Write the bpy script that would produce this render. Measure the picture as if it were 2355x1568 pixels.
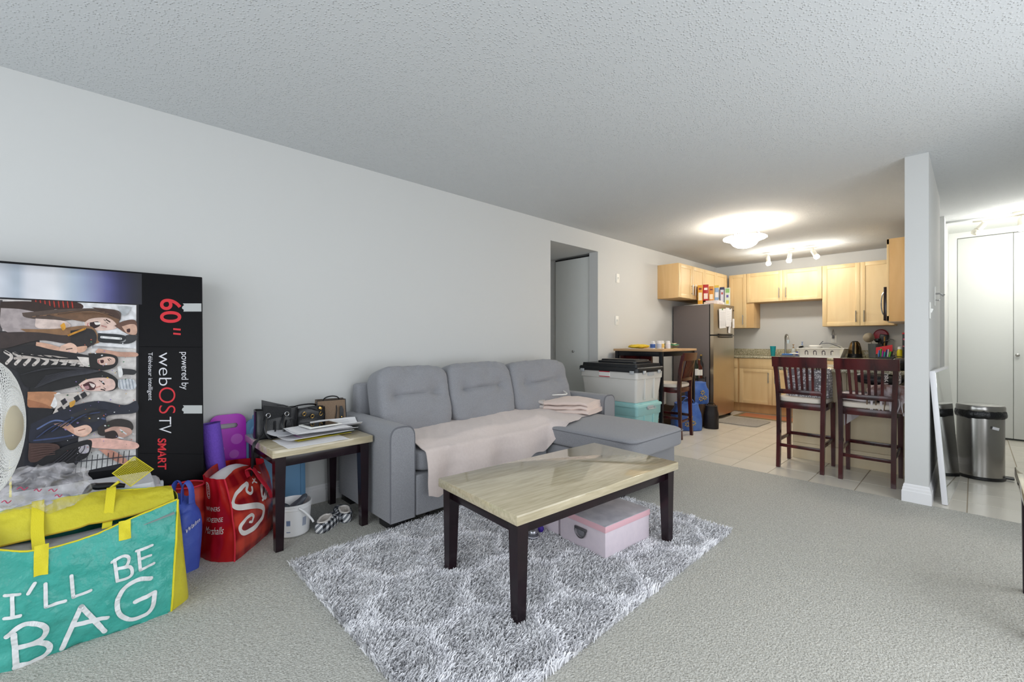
import bpy, bmesh, math, random
import numpy as np
from mathutils import Vector, Matrix, Euler, noise
PI = math.pi
random.seed(7)
for o in list(bpy.data.objects): bpy.data.objects.remove(o)
scene = bpy.context.scene
C = scene.collection

# ---------------------------------------------------------------- camera
TH = 0.81302
cam_d = bpy.data.cameras.new('camera'); cam = bpy.data.objects.new('camera', cam_d); C.objects.link(cam)
cam.location = (3.168, 0.0, 1.142); cam.rotation_euler = (PI/2, 0, TH)
cam_d.sensor_width = 36; cam_d.lens = 1004.7/2355*36; cam_d.shift_y = -1.5/2355
cam_d.clip_start = 0.05; cam_d.clip_end = 60
scene.camera = cam
# ---------------------------------------------------------------- world, window light, exposure
world = bpy.data.worlds.new('world'); scene.world = world; world.use_nodes = True
bg = world.node_tree.nodes['Background']; bg.inputs[0].default_value = (0.86, 0.93, 1.0, 1); bg.inputs[1].default_value = 0.7
def area_light(name, loc, rot, sx, sy, power, col):
    l = bpy.data.lights.new(name, 'AREA'); l.shape = 'RECTANGLE'; l.size = sx; l.size_y = sy
    l.energy = power; l.color = col
    o = bpy.data.objects.new(name, l); o.location = loc; o.rotation_euler = rot; C.objects.link(o); return o
# daylight through the big window behind the camera
area_light('window_daylight', (2.3, -1.70, 1.3), (PI/2, 0, 0), 3.2, 1.9, 48, (0.90, 0.95, 1.0))
# added fill light at an invented opening in the unseen right-hand wall
area_light('added_side_fill', (4.06, 2.0, 1.15), (PI/2, 0, PI/2), 3.2, 2.0, 46, (0.94, 0.97, 1.0))
scene.view_settings.view_transform = 'Standard'; scene.view_settings.look = 'None'
scene.view_settings.exposure = 0.08; scene.view_settings.gamma = 1.0
scene.view_settings.use_curve_mapping = False

# ---------------------------------------------------------------- materials
def lin(c):
    if isinstance(c, str): c = tuple(int(c[i:i+2], 16) for i in (0, 2, 4))
    return tuple(((v/255)/12.92 if v/255 <= .04045 else ((v/255+.055)/1.055)**2.4) for v in c)
M = {}
def mat(name, col, rough=.6, metal=0., spec=.5, bump=None, var=None, coat=0., trans=0., emis=None, alpha=1., sheen=0., ior=1.45, grain=None, attr=None):
    """bump=(scale,strength,dist,type)  var=(scale,amount,colour2)  grain=(sx,sy,sz,colour2,amount)"""
    if name in M: return M[name]
    m = bpy.data.materials.new(name); m.use_nodes = True; nt = m.node_tree; N = nt.nodes; Lk = nt.links
    b = N['Principled BSDF']; c = lin(col)
    b.inputs['Base Color'].default_value = (*c, 1); b.inputs['Roughness'].default_value = rough
    b.inputs['Metallic'].default_value = metal; b.inputs['Specular IOR Level'].default_value = spec
    b.inputs['Coat Weight'].default_value = coat; b.inputs['Transmission Weight'].default_value = trans
    b.inputs['Alpha'].default_value = alpha; b.inputs['IOR'].default_value = ior
    if sheen: b.inputs['Sheen Weight'].default_value = sheen
    if emis: b.inputs['Emission Color'].default_value = (*lin(emis[0]), 1); b.inputs['Emission Strength'].default_value = emis[1]
    tc = N.new('ShaderNodeTexCoord'); src = tc.outputs['Object']; last = None
    if attr:
        a = N.new('ShaderNodeAttribute'); a.attribute_name = attr; last = a.outputs['Color']
    if grain:
        mp = N.new('ShaderNodeMapping'); mp.inputs['Scale'].default_value = grain[:3]; Lk.new(src, mp.inputs[0])
        t = N.new('ShaderNodeTexNoise'); t.inputs['Scale'].default_value = 1; t.inputs['Detail'].default_value = 5; t.inputs['Distortion'].default_value = .6
        Lk.new(mp.outputs[0], t.inputs['Vector'])
        r = N.new('ShaderNodeValToRGB'); r.color_ramp.elements[0].position = .35; r.color_ramp.elements[1].position = .68
        Lk.new(t.outputs['Fac'], r.inputs[0])
        mx = N.new('ShaderNodeMixRGB'); mx.inputs[1].default_value = (*c, 1); mx.inputs[2].default_value = (*lin(grain[3]), 1)
        mu = N.new('ShaderNodeMath'); mu.operation = 'MULTIPLY'; mu.inputs[1].default_value = grain[4]
        Lk.new(r.outputs[0], mu.inputs[0]); Lk.new(mu.outputs[0], mx.inputs[0])
        if last: Lk.new(last, mx.inputs[1])
        last = mx.outputs[0]
    if var:
        t = N.new('ShaderNodeTexNoise'); t.inputs['Scale'].default_value = var[0]; t.inputs['Detail'].default_value = 4
        Lk.new(src, t.inputs['Vector'])
        r = N.new('ShaderNodeValToRGB'); r.color_ramp.elements[0].position = .38; r.color_ramp.elements[1].position = .62
        Lk.new(t.outputs['Fac'], r.inputs[0])
        mx = N.new('ShaderNodeMixRGB'); mx.inputs[1].default_value = (*c, 1); mx.inputs[2].default_value = (*lin(var[2]), 1)
        mu = N.new('ShaderNodeMath'); mu.operation = 'MULTIPLY'; mu.inputs[1].default_value = var[1]
        Lk.new(r.outputs[0], mu.inputs[0]); Lk.new(mu.outputs[0], mx.inputs[0])
        if last: Lk.new(last, mx.inputs[1])
        last = mx.outputs[0]
    if last: Lk.new(last, b.inputs['Base Color'])
    if bump:
        kind = bump[3] if len(bump) > 3 else 'noise'
        if kind == 'voronoi':
            t = N.new('ShaderNodeTexVoronoi'); t.inputs['Scale'].default_value = bump[0]; out = t.outputs['Distance']
        elif kind == 'wave':
            t = N.new('ShaderNodeTexWave'); t.inputs['Scale'].default_value = bump[0]; t.bands_direction = bump[4]; t.inputs['Distortion'].default_value = .4; out = t.outputs['Fac']
        else:
            t = N.new('ShaderNodeTexNoise'); t.inputs['Scale'].default_value = bump[0]; t.inputs['Detail'].default_value = 3; out = t.outputs['Fac']
        Lk.new(src, t.inputs['Vector'])
        bp = N.new('ShaderNodeBump'); bp.inputs['Strength'].default_value = bump[1]; bp.inputs['Distance'].default_value = bump[2]
        bp.invert = (kind == 'voronoi'); Lk.new(out, bp.inputs['Height']); Lk.new(bp.outputs[0], b.inputs['Normal'])
    M[name] = m; return m
def flat(name, col, rough=.55): return mat(name, col, rough)

# ---------------------------------------------------------------- mesh builder
class MB:
    def __init__(s): s.v = []; s.f = []; s.m = []
    def add(s, v, f, mi=0):
        n = len(s.v); s.v += [tuple(p) for p in v]; s.f += [tuple(i+n for i in q) for q in f]; s.m += [mi]*len(f); return s
    def box(s, c, d, bev=0., rot=None, mi=0, seg=2):
        if bev > 0:
            bm = bmesh.new(); bmesh.ops.create_cube(bm, size=1)
            for q in bm.verts: q.co = Vector((q.co.x*d[0], q.co.y*d[1], q.co.z*d[2]))
            bmesh.ops.bevel(bm, geom=bm.edges[:], offset=min(bev, min(d)*.49), segments=seg, profile=.5, affect='EDGES')
            bm.verts.index_update(); v = [q.co.copy() for q in bm.verts]; f = [[q.index for q in p.verts] for p in bm.faces]; bm.free()
        else:
            v = [Vector((x*d[0]/2, y*d[1]/2, z*d[2]/2)) for x in (-1, 1) for y in (-1, 1) for z in (-1, 1)]
            f = [(0,1,3,2),(4,6,7,5),(0,4,5,1),(2,3,7,6),(0,2,6,4),(1,5,7,3)]
        R = Euler(rot).to_matrix() if rot is not None else None
        c = Vector(c); v = [(R @ q if R else q)+c for q in v]
        return s.add(v, f, mi)
    def bx(s, x0, x1, y0, y1, z0, z1, bev=0., mi=0, seg=2):
        return s.box(((x0+x1)/2, (y0+y1)/2, (z0+z1)/2), (x1-x0, y1-y0, z1-z0), bev, None, mi, seg)
    def rings(s, R, closed=True, cap0=True, cap1=True, mi=0):
        n = len(R[0]); v = [p for r in R for p in r]; f = []
        for i in range(len(R)-1):
            for j in range(n if closed else n-1):
                k = (j+1) % n; f.append((i*n+j, i*n+k, (i+1)*n+k, (i+1)*n+j))
        if cap0: f.append(tuple(range(n))[::-1])
        if cap1: f.append(tuple((len(R)-1)*n+j for j in range(n)))
        return s.add(v, f, mi)
    def tube(s, pts, r, n=8, closed=False, cap=True, mi=0, flat=None):
        pts = [Vector(p) for p in pts]; R = []; m = len(pts); up = Vector((0, 0, 1)); prev = None
        for i, p in enumerate(pts):
            if closed: t = pts[(i+1) % m]-pts[i-1]
            else: t = pts[min(i+1, m-1)]-pts[max(i-1, 0)]
            t = t.normalized() if t.length > 1e-9 else Vector((0, 0, 1))
            if prev is None:
                a = up if abs(t.z) < .9 else Vector((1, 0, 0)); x = t.cross(a).normalized()
            else:
                x = prev-t*prev.dot(t); x = x.normalized() if x.length > 1e-6 else t.cross(up).normalized()
            prev = x; y = t.cross(x); rr = r[i] if isinstance(r, (list, tuple)) else r
            fl = flat if flat else 1
            R.append([p+x*rr*math.cos(2*PI*k/n)+y*rr*fl*math.sin(2*PI*k/n) for k in range(n)])
        if closed: R.append(R[0]); return s.rings(R, True, False, False, mi)
        return s.rings(R, True, cap, cap, mi)
    def cyl(s, p0, p1, r0, r1=None, n=16, mi=0):
        return s.tube([p0, p1], [r0, r0 if r1 is None else r1], n, mi=mi)
    def lathe(s, prof, n=24, c=(0, 0, 0), mi=0, sx=1, sy=1):
        R = [[(c[0]+r*math.cos(2*PI*k/n)*sx, c[1]+r*math.sin(2*PI*k/n)*sy, c[2]+z) for k in range(n)] for r, z in prof]
        return s.rings(R, True, prof[0][0] > 1e-5, prof[-1][0] > 1e-5, mi)
    def grid(s, fn, nu, nv, mi=0, cu=False):
        v = [fn(i/(nu if cu else nu-1), j/(nv-1)) for j in range(nv) for i in range(nu)]; f = []
        for j in range(nv-1):
            for i in range(nu if cu else nu-1):
                k = (i+1) % nu; f.append((j*nu+i, j*nu+k, (j+1)*nu+k, (j+1)*nu+i))
        return s.add(v, f, mi)
    def sheet(s, fn, nu, nv, th, mi=0):
        """surface with thickness th along approximate normal"""
        e = 1e-3; A = []; B = []
        for j in range(nv):
            for i in range(nu):
                u, w = i/(nu-1), j/(nv-1); p = Vector(fn(u, w))
                du = Vector(fn(min(u+e, 1), w))-Vector(fn(max(u-e, 0), w)); dv = Vector(fn(u, min(w+e, 1)))-Vector(fn(u, max(w-e, 0)))
                nn = du.cross(dv); nn = nn.normalized() if nn.length > 1e-12 else Vector((0, 0, 1))
                A.append(p+nn*th/2); B.append(p-nn*th/2)
        n = nu*nv; f = []
        for j in range(nv-1):
            for i in range(nu-1):
                q = (j*nu+i, j*nu+i+1, (j+1)*nu+i+1, (j+1)*nu+i); f.append(q); f.append(tuple(k+n for k in q[::-1]))
        bd = [i for i in range(nu)]+[j*nu+nu-1 for j in range(1, nv)]+[(nv-1)*nu+i for i in range(nu-2, -1, -1)]+[j*nu for j in range(nv-2, 0, -1)]
        for k in range(len(bd)):
            a, b = bd[k], bd[(k+1) % len(bd)]; f.append((b, a, a+n, b+n))
        return s.add(A+B, f, mi)
    def prism(s, pts, d0, d1, fn=lambda a, b, c: (a, b, c), mi=0):
        n = len(pts); v = [fn(x, y, d0) for x, y in pts]+[fn(x, y, d1) for x, y in pts]
        f = [tuple(range(n))[::-1], tuple(range(n, 2*n))]+[(i, (i+1) % n, n+(i+1) % n, n+i) for i in range(n)]
        return s.add(v, f, mi)
    def xf(s, mtx): s.v = [tuple(mtx @ Vector(p)) for p in s.v]; return s
    def build(s, name, mats, parent=None, smooth=35, loc=None):
        me = bpy.data.meshes.new(name); me.from_pydata(s.v, [], s.f)
        for m in (mats if isinstance(mats, (list, tuple)) else [mats]): me.materials.append(m)
        if isinstance(mats, (list, tuple)) and len(mats) > 1: me.polygons.foreach_set('material_index', s.m)
        bm = bmesh.new(); bm.from_mesh(me); bmesh.ops.recalc_face_normals(bm, faces=bm.faces[:]); bm.to_mesh(me); bm.free()
        if smooth:
            me.polygons.foreach_set('use_smooth', [True]*len(me.polygons)); me.set_sharp_from_angle(angle=math.radians(smooth))
        me.update()
        o = bpy.data.objects.new(name, me); C.objects.link(o)
        if parent: o.parent = parent
        if loc: o.location = loc
        return o
def tag(o, label=None, cat=None, group=None, kind=None):
    if label: o['label'] = label
    if cat: o['category'] = cat
    if group: o['group'] = group
    if kind: o['kind'] = kind
    return o
def thing(name, label, cat, loc=(0, 0, 0), rz=0, group=None):
    o = bpy.data.objects.new(name, None); C.objects.link(o); o.location = loc; o.rotation_euler = (0, 0, rz); o.empty_display_size = .1
    return tag(o, label, cat, group)
def copy_tree(o, parent=None):
    c = o.copy(); C.objects.link(c); c.parent = parent
    for ch in list(o.children): copy_tree(ch, c)
    return c
def nz(x, y, z, s=1.): return noise.noise(Vector((x*s, y*s, z*s)))
def lerp(a, b, t): return a+(b-a)*t
def bez(pts, n=24):
    """Catmull-Rom through pts"""
    P = [Vector(p) if len(p) == 3 else Vector((p[0], p[1], 0)) for p in pts]; out = []
    if len(P) < 3: return [P[0].lerp(P[-1], i/n) for i in range(n+1)]
    Q = [P[0]*2-P[1]]+P+[P[-1]*2-P[-2]]; seg = len(P)-1; per = max(2, n//seg)
    for i in range(seg):
        a, b, c, d = Q[i:i+4]
        for k in range(per):
            t = k/per
            out.append(.5*((2*b)+(c-a)*t+(2*a-5*b+4*c-d)*t*t+(3*b-a-3*c+d)*t*t*t))
    out.append(P[-1]); return out
def soft_box(mb, c, d, n=10, p=5., puff=.0, nse=0., seed=0, rot=None, mi=0, fn=None):
    """superellipsoid cushion: cube subdivided and rounded with exponent p"""
    R = Euler(rot).to_matrix() if rot is not None else None; c = Vector(c); vid = {}; V = []; Fc = []
    def vert(x, y, z):
        k = (round(x*1e4), round(y*1e4), round(z*1e4))
        if k in vid: return vid[k]
        L = (abs(x)**p+abs(y)**p+abs(z)**p)**(1/p); q = Vector((x, y, z))/L
        q = Vector((q.x*d[0]/2, q.y*d[1]/2, q.z*d[2]/2))
        if puff:
            q.x *= 1+puff*(1-y*y)*(1-z*z)*(abs(x) > .5)
        if nse:
            w = noise.noise_vector(Vector((q.x*6+seed, q.y*6, q.z*6))); q += w*nse
        if fn: q = fn(q, x, y, z)
        if R: q = R @ q
        V.append(q+c); vid[k] = len(V)-1; return vid[k]
    for ax in range(3):
        for sg in (-1, 1):
            for i in range(n):
                for j in range(n):
                    q = []
                    for a, b in ((i, j), (i+1, j), (i+1, j+1), (i, j+1)):
                        t = [0, 0, 0]; t[ax] = sg; t[(ax+1) % 3] = -1+2*a/n; t[(ax+2) % 3] = -1+2*b/n; q.append(vert(*t))
                    Fc.append(q if sg > 0 else q[::-1])
    return mb.add(V, Fc, mi)
# lettering --------------------------------------------------------
_fnt = {}
def text_geo(s, size=1., bold=0., sx=1., align='LEFT', shear=0.):
    cu = bpy.data.curves.new('t', 'FONT'); cu.body = s; cu.size = size; cu.align_x = align; cu.offset = bold; cu.shear = shear; cu.resolution_u = 8
    ob = bpy.data.objects.new('t', cu); C.objects.link(ob)
    dg = bpy.context.evaluated_depsgraph_get(); dg.update(); me = bpy.data.meshes.new_from_object(ob.evaluated_get(dg))
    v = [(p.co.x*sx, p.co.y) for p in me.vertices]; f = [tuple(q.vertices) for q in me.polygons]
    bpy.data.objects.remove(ob); bpy.data.curves.remove(cu); bpy.data.meshes.remove(me)
    return v, f
def text_mesh(mb, s, size, fn, bold=0., sx=1., align='LEFT', shear=0., mi=0, height=None, width=None):
    v, f = text_geo(s, size, bold, sx, align, shear)
    if width:
        x0 = min(p[0] for p in v); x1 = max(p[0] for p in v); k = width/(x1-x0); v = [((p[0]-x0)*k, p[1]*(k if not height else 1)) for p in v]
    if height:
        y1 = max(p[1] for p in v); y0 = 0 if min(p[1] for p in v) > -.05*y1 else min(p[1] for p in v); v = [(p[0], p[1]*height/(y1-y0)) for p in v]
    return mb.add([fn(*p) for p in v], f, mi)
def ribbon(mb, pts, w, fn, n=24, mi=0, ends=True):
    """brush stroke of width w through 2-D pts, laid on surface fn(a,b)"""
    P = bez(pts, n); L = []; Rr = []
    w0 = w if not isinstance(w, (list, tuple)) else None
    for i, p in enumerate(P):
        t = P[min(i+1, len(P)-1)]-P[max(i-1, 0)]; t = t.normalized() if t.length > 1e-9 else Vector((1, 0, 0)); nn = Vector((-t.y, t.x, 0))
        ww = (w0 if w0 else lerp(w[0], w[1], 1-abs(2*i/(len(P)-1)-1)))/2
        L.append(p+nn*ww); Rr.append(p-nn*ww)
    m = len(P); v = [fn(q.x, q.y) for q in L]+[fn(q.x, q.y) for q in Rr]; f = [(i, i+1, m+i+1, m+i) for i in range(m-1)]
    mb.add(v, f, mi)
    if ends:
        for p in (P[0], P[-1]):
            rr = (w0 if w0 else w[0])/2
            mb.add([fn(p.x+rr*math.cos(k*PI/6), p.y+rr*math.sin(k*PI/6)) for k in range(12)], [tuple(range(12))], mi)
    return mb
def disc2(mb, c, r, fn, n=16, mi=0, ry=None, ang=0):
    ry = ry or r; ca, sa = math.cos(ang), math.sin(ang)
    return mb.add([fn(c[0]+r*math.cos(2*PI*k/n)*ca-ry*math.sin(2*PI*k/n)*sa, c[1]+r*math.cos(2*PI*k/n)*sa+ry*math.sin(2*PI*k/n)*ca) for k in range(n)], [tuple(range(n))], mi)
# ================================================================ THE SETTING
CH = 2.44
mat('wall_paint', 'd0d1d0', .85, bump=(220, .08, .002))
def popcorn_mat():
    m = mat('popcorn', 'd0d3d5', .95, spec=.2); nt = m.node_tree; N = nt.nodes; Lk = nt.links; tc = N.new('ShaderNodeTexCoord')
    v = N.new('ShaderNodeTexVoronoi'); v.inputs['Scale'].default_value = 78; Lk.new(tc.outputs['Object'], v.inputs['Vector'])
    mr = N.new('ShaderNodeMapRange'); mr.inputs['From Min'].default_value = .42; mr.inputs['From Max'].default_value = .05; mr.interpolation_type = 'SMOOTHSTEP'; Lk.new(v.outputs['Distance'], mr.inputs[0])
    t = N.new('ShaderNodeTexNoise'); t.inputs['Scale'].default_value = 30; Lk.new(tc.outputs['Object'], t.inputs['Vector']); mu = N.new('ShaderNodeMath'); mu.operation = 'MULTIPLY'; Lk.new(mr.outputs[0], mu.inputs[0]); Lk.new(t.outputs['Fac'], mu.inputs[1])
    b = N.new('ShaderNodeBump'); b.inputs['Strength'].default_value = .75; b.inputs['Distance'].default_value = .007; Lk.new(mu.outputs[0], b.inputs['Height']); Lk.new(b.outputs[0], N['Principled BSDF'].inputs['Normal'])
popcorn_mat()
mat('smooth_white', 'e8ebe8', .6)
mat('trim_white', 'eeeef0', .35)
mat('door_white', 'dfe2e0', .45)
mat('carpet', 'd8d7d0', .95, spec=.1, bump=(150, 1., .012), grain=(150, 95, 1, '9c9a92', .75))
mat('grout', 'a89c8a', .9)
mat('tile', 'e3ded3', .2, var=(3.0, .35, 'd8d2c6'))
mat('chrome', 'c8c8c8', .18, 1.)
mat('brushed', 'b0afac', .35, 1.)
mat('black_gap', '1c1c1c', .9)
mat('plate_white', 'eaeae6', .4)
def struct(name, mb, m, label=None, smooth=0, parent=None):
    o = mb.build(name, m, parent, smooth)
    if not parent: o['kind'] = 'structure'
    if label: o['label'] = label
    return o
YT = 4.1612; TS = .2974; TX0 = 1.3526; TYS = .2998
struct('floor', MB().bx(-.13, 4.1, -1.75, YT, -.12, .005), M['carpet'], 'beige grey loop carpet of the living room')
# tiled floor: grout bed and single tiles
fk = struct('floor_kitchen', MB().bx(-.9, 4.1, YT, 8.1, -.12, -.003), M['grout'], 'tiled kitchen and hall floor with brown grout')
tmesh = MB().box((0, 0, -.006), (TS-.006, TYS-.006, .012), .0012, seg=1).build('tile', M['tile'], fk, 30)
first = True
for i in range(-5, 9):
    for j in range(0, 13):
        x = TX0+(i+.5)*TS; y = YT+(j+.5)*TYS
        if x > 4.1 or x < -.02 or (x < .6 and y > 6.5 and y < 7.1): continue
        t = tmesh if first else tmesh.copy()
        if not first: C.objects.link(t)
        first = False; t.location = (x, y, 0); t.rotation_euler = (random.uniform(-.0012, .0012), random.uniform(-.0012, .0012), 0)
struct('ceiling', MB().bx(-.13, 4.2, -1.8, 6.87, CH, CH+.08), M['popcorn'], 'popcorn textured ceiling')
struct('ceiling_kitchen', MB().bx(-.13, 2.9, 6.87, 8.15, CH, CH+.08), M['popcorn'], 'popcorn textured ceiling over the kitchen end')
struct('ceiling_hall', MB().bx(2.9, 4.2, 6.87, 8.15, CH, CH+.08), M['smooth_white'], 'smooth white ceiling before the hall closet')
# left wall with the opening
DY0, DY1, DZ = 3.575, 4.448, 2.231
w = MB(); w.bx(-.13, 0, -1.8, DY0, -.1, CH); w.bx(-.13, 0, DY1, 8.15, -.1, CH); w.bx(-.13, 0, DY0, DY1, DZ, CH)
struct('wall_left', w, M['wall_paint'], 'long light grey wall behind the sofa')
w = MB(); w.bx(-1.25, -.13, DY0-.12, DY0, -.1, DZ); w.bx(-1.25, -1.15, DY0, 4.6, -.1, DZ); w.bx(-1.25, -.13, DY0-.12, 4.7, DZ, DZ+.06)
w.bx(-1.25, -.13, 4.53, 4.65, -.1, DZ); w.bx(-1.25, -.13, DY0-.12, 4.65, -.12, 0)
struct('wall_recess', w, M['wall_paint'], 'grey walls of the passage behind the opening')
d = MB().bx(-.70, -.135, 4.47, 4.505, .012, 2.195, .003)
d1 = struct('door_1', d, M['door_white'], 'plain white closet door inside the wall opening', 30)
MB().lathe([(.0, .0), (.010, .002), (.008, .012), (.016, .022), (.017, .030), (.010, .036), (0, .037)], 16).xf(Matrix.Translation((-.385, 4.47, 1.0)) @ Matrix.Rotation(PI/2, 4, 'X')).build('door_knob', M['chrome'], d1)
MB().bx(-.71, -.131, 4.475, 4.53, 2.197, 2.215).build('top_gap_shade', M['black_gap'], d1, 0)  # black strip, its colour stands in for the shaded gap above the door
def baseboard(name, path, label, parent=None, hgt=.125):
    prof = [(0, 0), (.016, 0), (.016, .62), (.012, .66), (.012, .78), (.008, .84), (.008, .93), (.003, 1), (0, 1)]
    mb = MB(); R = []
    for i, (x, y, nx, ny) in enumerate(path): R.append([(x+nx*a, y+ny*a, b*hgt) for a, b in prof])
    mb.rings(R, True, True, True); return struct(name, mb, M['trim_white'], label, 25, parent)
baseboard('baseboard_left', [(0, -1.7, 1, 0), (0, DY0, 1, 0)], 'white moulded baseboard along the long grey wall')
baseboard('baseboard_far_left', [(0, DY1, 1, 0), (0, 6.2, 1, 0)], 'white baseboard behind the bar table')
# kitchen back wall
struct('wall_back', MB().bx(-.13, 2.9, 8.04, 8.15, -.1, CH), M['wall_paint'], 'kitchen back wall above the counter')
# partition between kitchen and hall
PX0, PX1 = 2.831, 2.955
w = MB(); w.bx(PX0, PX1, YT-.003, 5.58, -.1, CH); w.bx(PX0, 2.88, 5.58, 8.04, -.1, CH); w.bx(PX0, 2.958, 6.42, 7.7, -.1, CH)
struct('wall_partition', w, M['wall_paint'], 'narrow white wall end between kitchen and hall')
baseboard('baseboard_partition', [(PX0, 5.0, -1, 0), (PX0, YT-.003, -1, -1), (PX1, YT-.003, 1, -1), (PX1, 5.58, 1, 0)], 'white moulded baseboard wrapping the partition end', hgt=.13)
# hall end with bifold closet
YH = 7.55
w = MB(); w.bx(2.955, 3.03, YH, YH+.12, -.1, CH); w.bx(3.03, 4.1, YH, YH+.12, 2.374, CH); w.bx(2.955, 4.1, YH+.1, YH+.2, -.1, CH)
struct('wall_hall_end', w, M['smooth_white'], 'white wall around the hall closet')
for k, (a, b) in enumerate(((3.034, 3.478), (3.481, 3.92))):
    dd = struct('door_%d' % (k+2), MB().bx(a, b, YH+.012, YH+.045, .022, 2.368, .004), M['door_white'], ('white bifold closet leaf without a knob' if k == 0 else 'white bifold closet leaf with a round knob'), 30)
    if k: MB().lathe([(0, 0), (.009, .002), (.008, .014), (.017, .022), (.018, .032), (.010, .038), (0, .039)], 16).xf(Matrix.Translation((3.508, YH+.012, .975)) @ Matrix.Rotation(PI/2, 4, 'X')).build('door_knob', M['brushed'], dd)
struct('gap_shade_panel', MB().bx(3.03, 3.95, YH+.05, YH+.09, 0, 2.385), mat('gap_grey', '6a6d6a', .9), 'grey panel coloured as the shaded gap behind the closet leaves')  # panel whose grey stands in for shade in the gaps around the leaves
# walls out of view that close the room, window behind the camera
w = MB(); w.bx(4.1, 4.2, -1.8, .4, -.1, CH); w.bx(4.1, 4.2, 3.6, 7.7, -.1, CH); w.bx(4.1, 4.2, .4, 3.6, 2.17, CH); w.bx(4.1, 4.2, .4, 3.6, -.1, .12)
struct('wall_right', w, M['wall_paint'], 'plain wall on the far side of the hall')
w = MB()
for y in (.43, 2.0, 3.57): w.bx(4.11, 4.17, y-.04, y+.04, .12, 2.17)
w.bx(4.11, 4.17, .4, 3.6, .12, .2); w.bx(4.11, 4.17, .4, 3.6, 2.1, 2.17)
struct('added_side_opening', w, M['trim_white'], 'white frame of an added unseen opening for side light')  # opening added out of view to even out the light from the side
w = MB(); w.bx(-.13, .6, -1.85, -1.75, -.1, CH); w.bx(4.0, 4.2, -1.85, -1.75, -.1, CH); w.bx(.6, 4.0, -1.85, -1.75, -.1, .25); w.bx(.6, 4.0, -1.85, -1.75, 2.3, CH)
struct('wall_rear', w, M['wall_paint'], 'wall with the big living room window')
w = MB()
for x in (.62, 1.75, 2.87, 3.98): w.bx(x-.03, x+.03, -1.83, -1.77, .25, 2.3)
w.bx(.6, 4.0, -1.83, -1.77, .25, .31); w.bx(.6, 4.0, -1.83, -1.77, 2.24, 2.3)
struct('window_1', w, M['trim_white'], 'white framed living room window')
# switch plates
def wall_plate(name, label, cat, c, nrm, up=.115, wd=.072, kind='switch', group=None):
    """c centre on wall; nrm 'x','-y' etc. local frame: plate in XZ facing -Y"""
    rz = {'x': PI/2, '-y': 0.}[nrm]
    t = thing(name, label, cat, c, rz, group)
    MB().box((0, -.003, 0), (wd, .006, up), .002).build('plate', M['plate_white'], t)
    if kind == 'switch': MB().box((0, -.009, 0), (.012, .014, .028), .002, (.35, 0, 0)).build('toggle', M['plate_white'], t)
    else:
        for z in (.022, -.022): MB().lathe([(0, 0), (.015, 0), (.015, .003), (0, .003)], 16).xf(Matrix.Translation((0, -.005, z)) @ Matrix.Rotation(PI/2, 4, 'X')).build('socket', M['smooth_white'], t)
    return t
wall_plate('wall_switch', 'white wall plate set high between opening and cabinets', 'switch', (0.001, 4.876, 1.944), 'x')
wall_plate('wall_switch', 'white light switch plate level with the fridge door', 'switch', (0.001, 4.856, 1.398), 'x')
wall_plate('wall_switch', 'white light switch on partition near its front edge', 'switch', (PX1+.001, 4.222, 1.35), 'x')
t = thing('wall_hook_plate', 'chrome hook on a plate on the hall side of partition', 'hook', (PX1, 4.80, 1.49), PI/2)
MB().box((0, -.003, 0), (.05, .006, .15), .002).build('plate', M['plate_white'], t)
MB().tube([(0, -.005, .02), (0, -.03, .02), (0, -.05, .0), (0, -.055, .012)], .007, 8).build('hook', M['chrome'], t)
MB().tube([(0, -.005, -.03), (0, -.025, -.035), (0, -.03, -.025)], .005, 8).build('hook', M['chrome'], t)
# ================================================================ SOFA
mat('sofa_fabric', '9a9ba0', .95, spec=.15, bump=(600, .6, .002), var=(300, .55, '7a7b80'), sheen=.2)
mat('sofa_piping', '6f7076', .9)
mat('sofa_foot', '17171b', .4)
sofa = thing('sectional_sofa', 'grey fabric sectional sofa with chaise and three tufted back cushions', 'sofa', (0, 0, 0))
SF = M['sofa_fabric']
Y0, Y1 = 1.245, 3.60
def arm(ya, yb, xa, xb, name):
    mb = MB(); n = 14; R = []; w = yb-ya; top = .625
    prof = [(ya, .06)]
    for k in range(n+1):
        a = PI-PI*k/n; prof.append(((ya+yb)/2+math.copysign(abs(math.cos(a))**.6, math.cos(a))*w/2, top-.075+.075*math.sin(a)**.8))
    prof.append((yb, .06))
    for x, sc in ((xa, 1), (xa+.02, 1), (xb-.03, 1), (xb-.008, .985), (xb, .93)):
        R.append([((x), (ya+yb)/2+(y-(ya+yb)/2)*sc, .06+(z-.06)*(1-(1-sc)*.25)) for y, z in prof])
    mb.rings(R); o = mb.build(name, SF, sofa, 40)
    pp = [(xb-.005, (ya+yb)/2+(y-(ya+yb)/2)*.985, .06+(z-.06)*.996) for y, z in prof]
    MB().tube(pp, .0045, 6).build('piping', M['sofa_piping'], o)
    return o
arm(Y0, Y0+.165, .06, .815, 'armrest'); arm(Y1-.17, Y1, .06, .80, 'armrest')
MB().bx(.035, .14, Y0+.1, Y1-.05, .06, .83, .03, seg=3).build('back_frame', SF, sofa)
MB().bx(.1, .79, Y0+.15, 2.615, .06, .315, .012).build('base', SF, sofa)
MB().bx(.78, .815, Y0+.172, 2.612, .062, .312, .012, seg=3).build('drawer_front', SF, sofa)
def seat_fn(q, x, y, z):
    if z > 0: q.z += .018*(1-x*x)*(1-y*y)
    return q
mb = MB(); soft_box(mb, (.46, 2.015, .39), (.75, 1.20, .145), 14, 9, fn=seat_fn); mb.build('seat_cushion', SF, sofa, 50)
MB().bx(.1, 1.50, 2.63, 3.40, .06, .315, .015, seg=3).build('chaise_base', SF, sofa)
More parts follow.
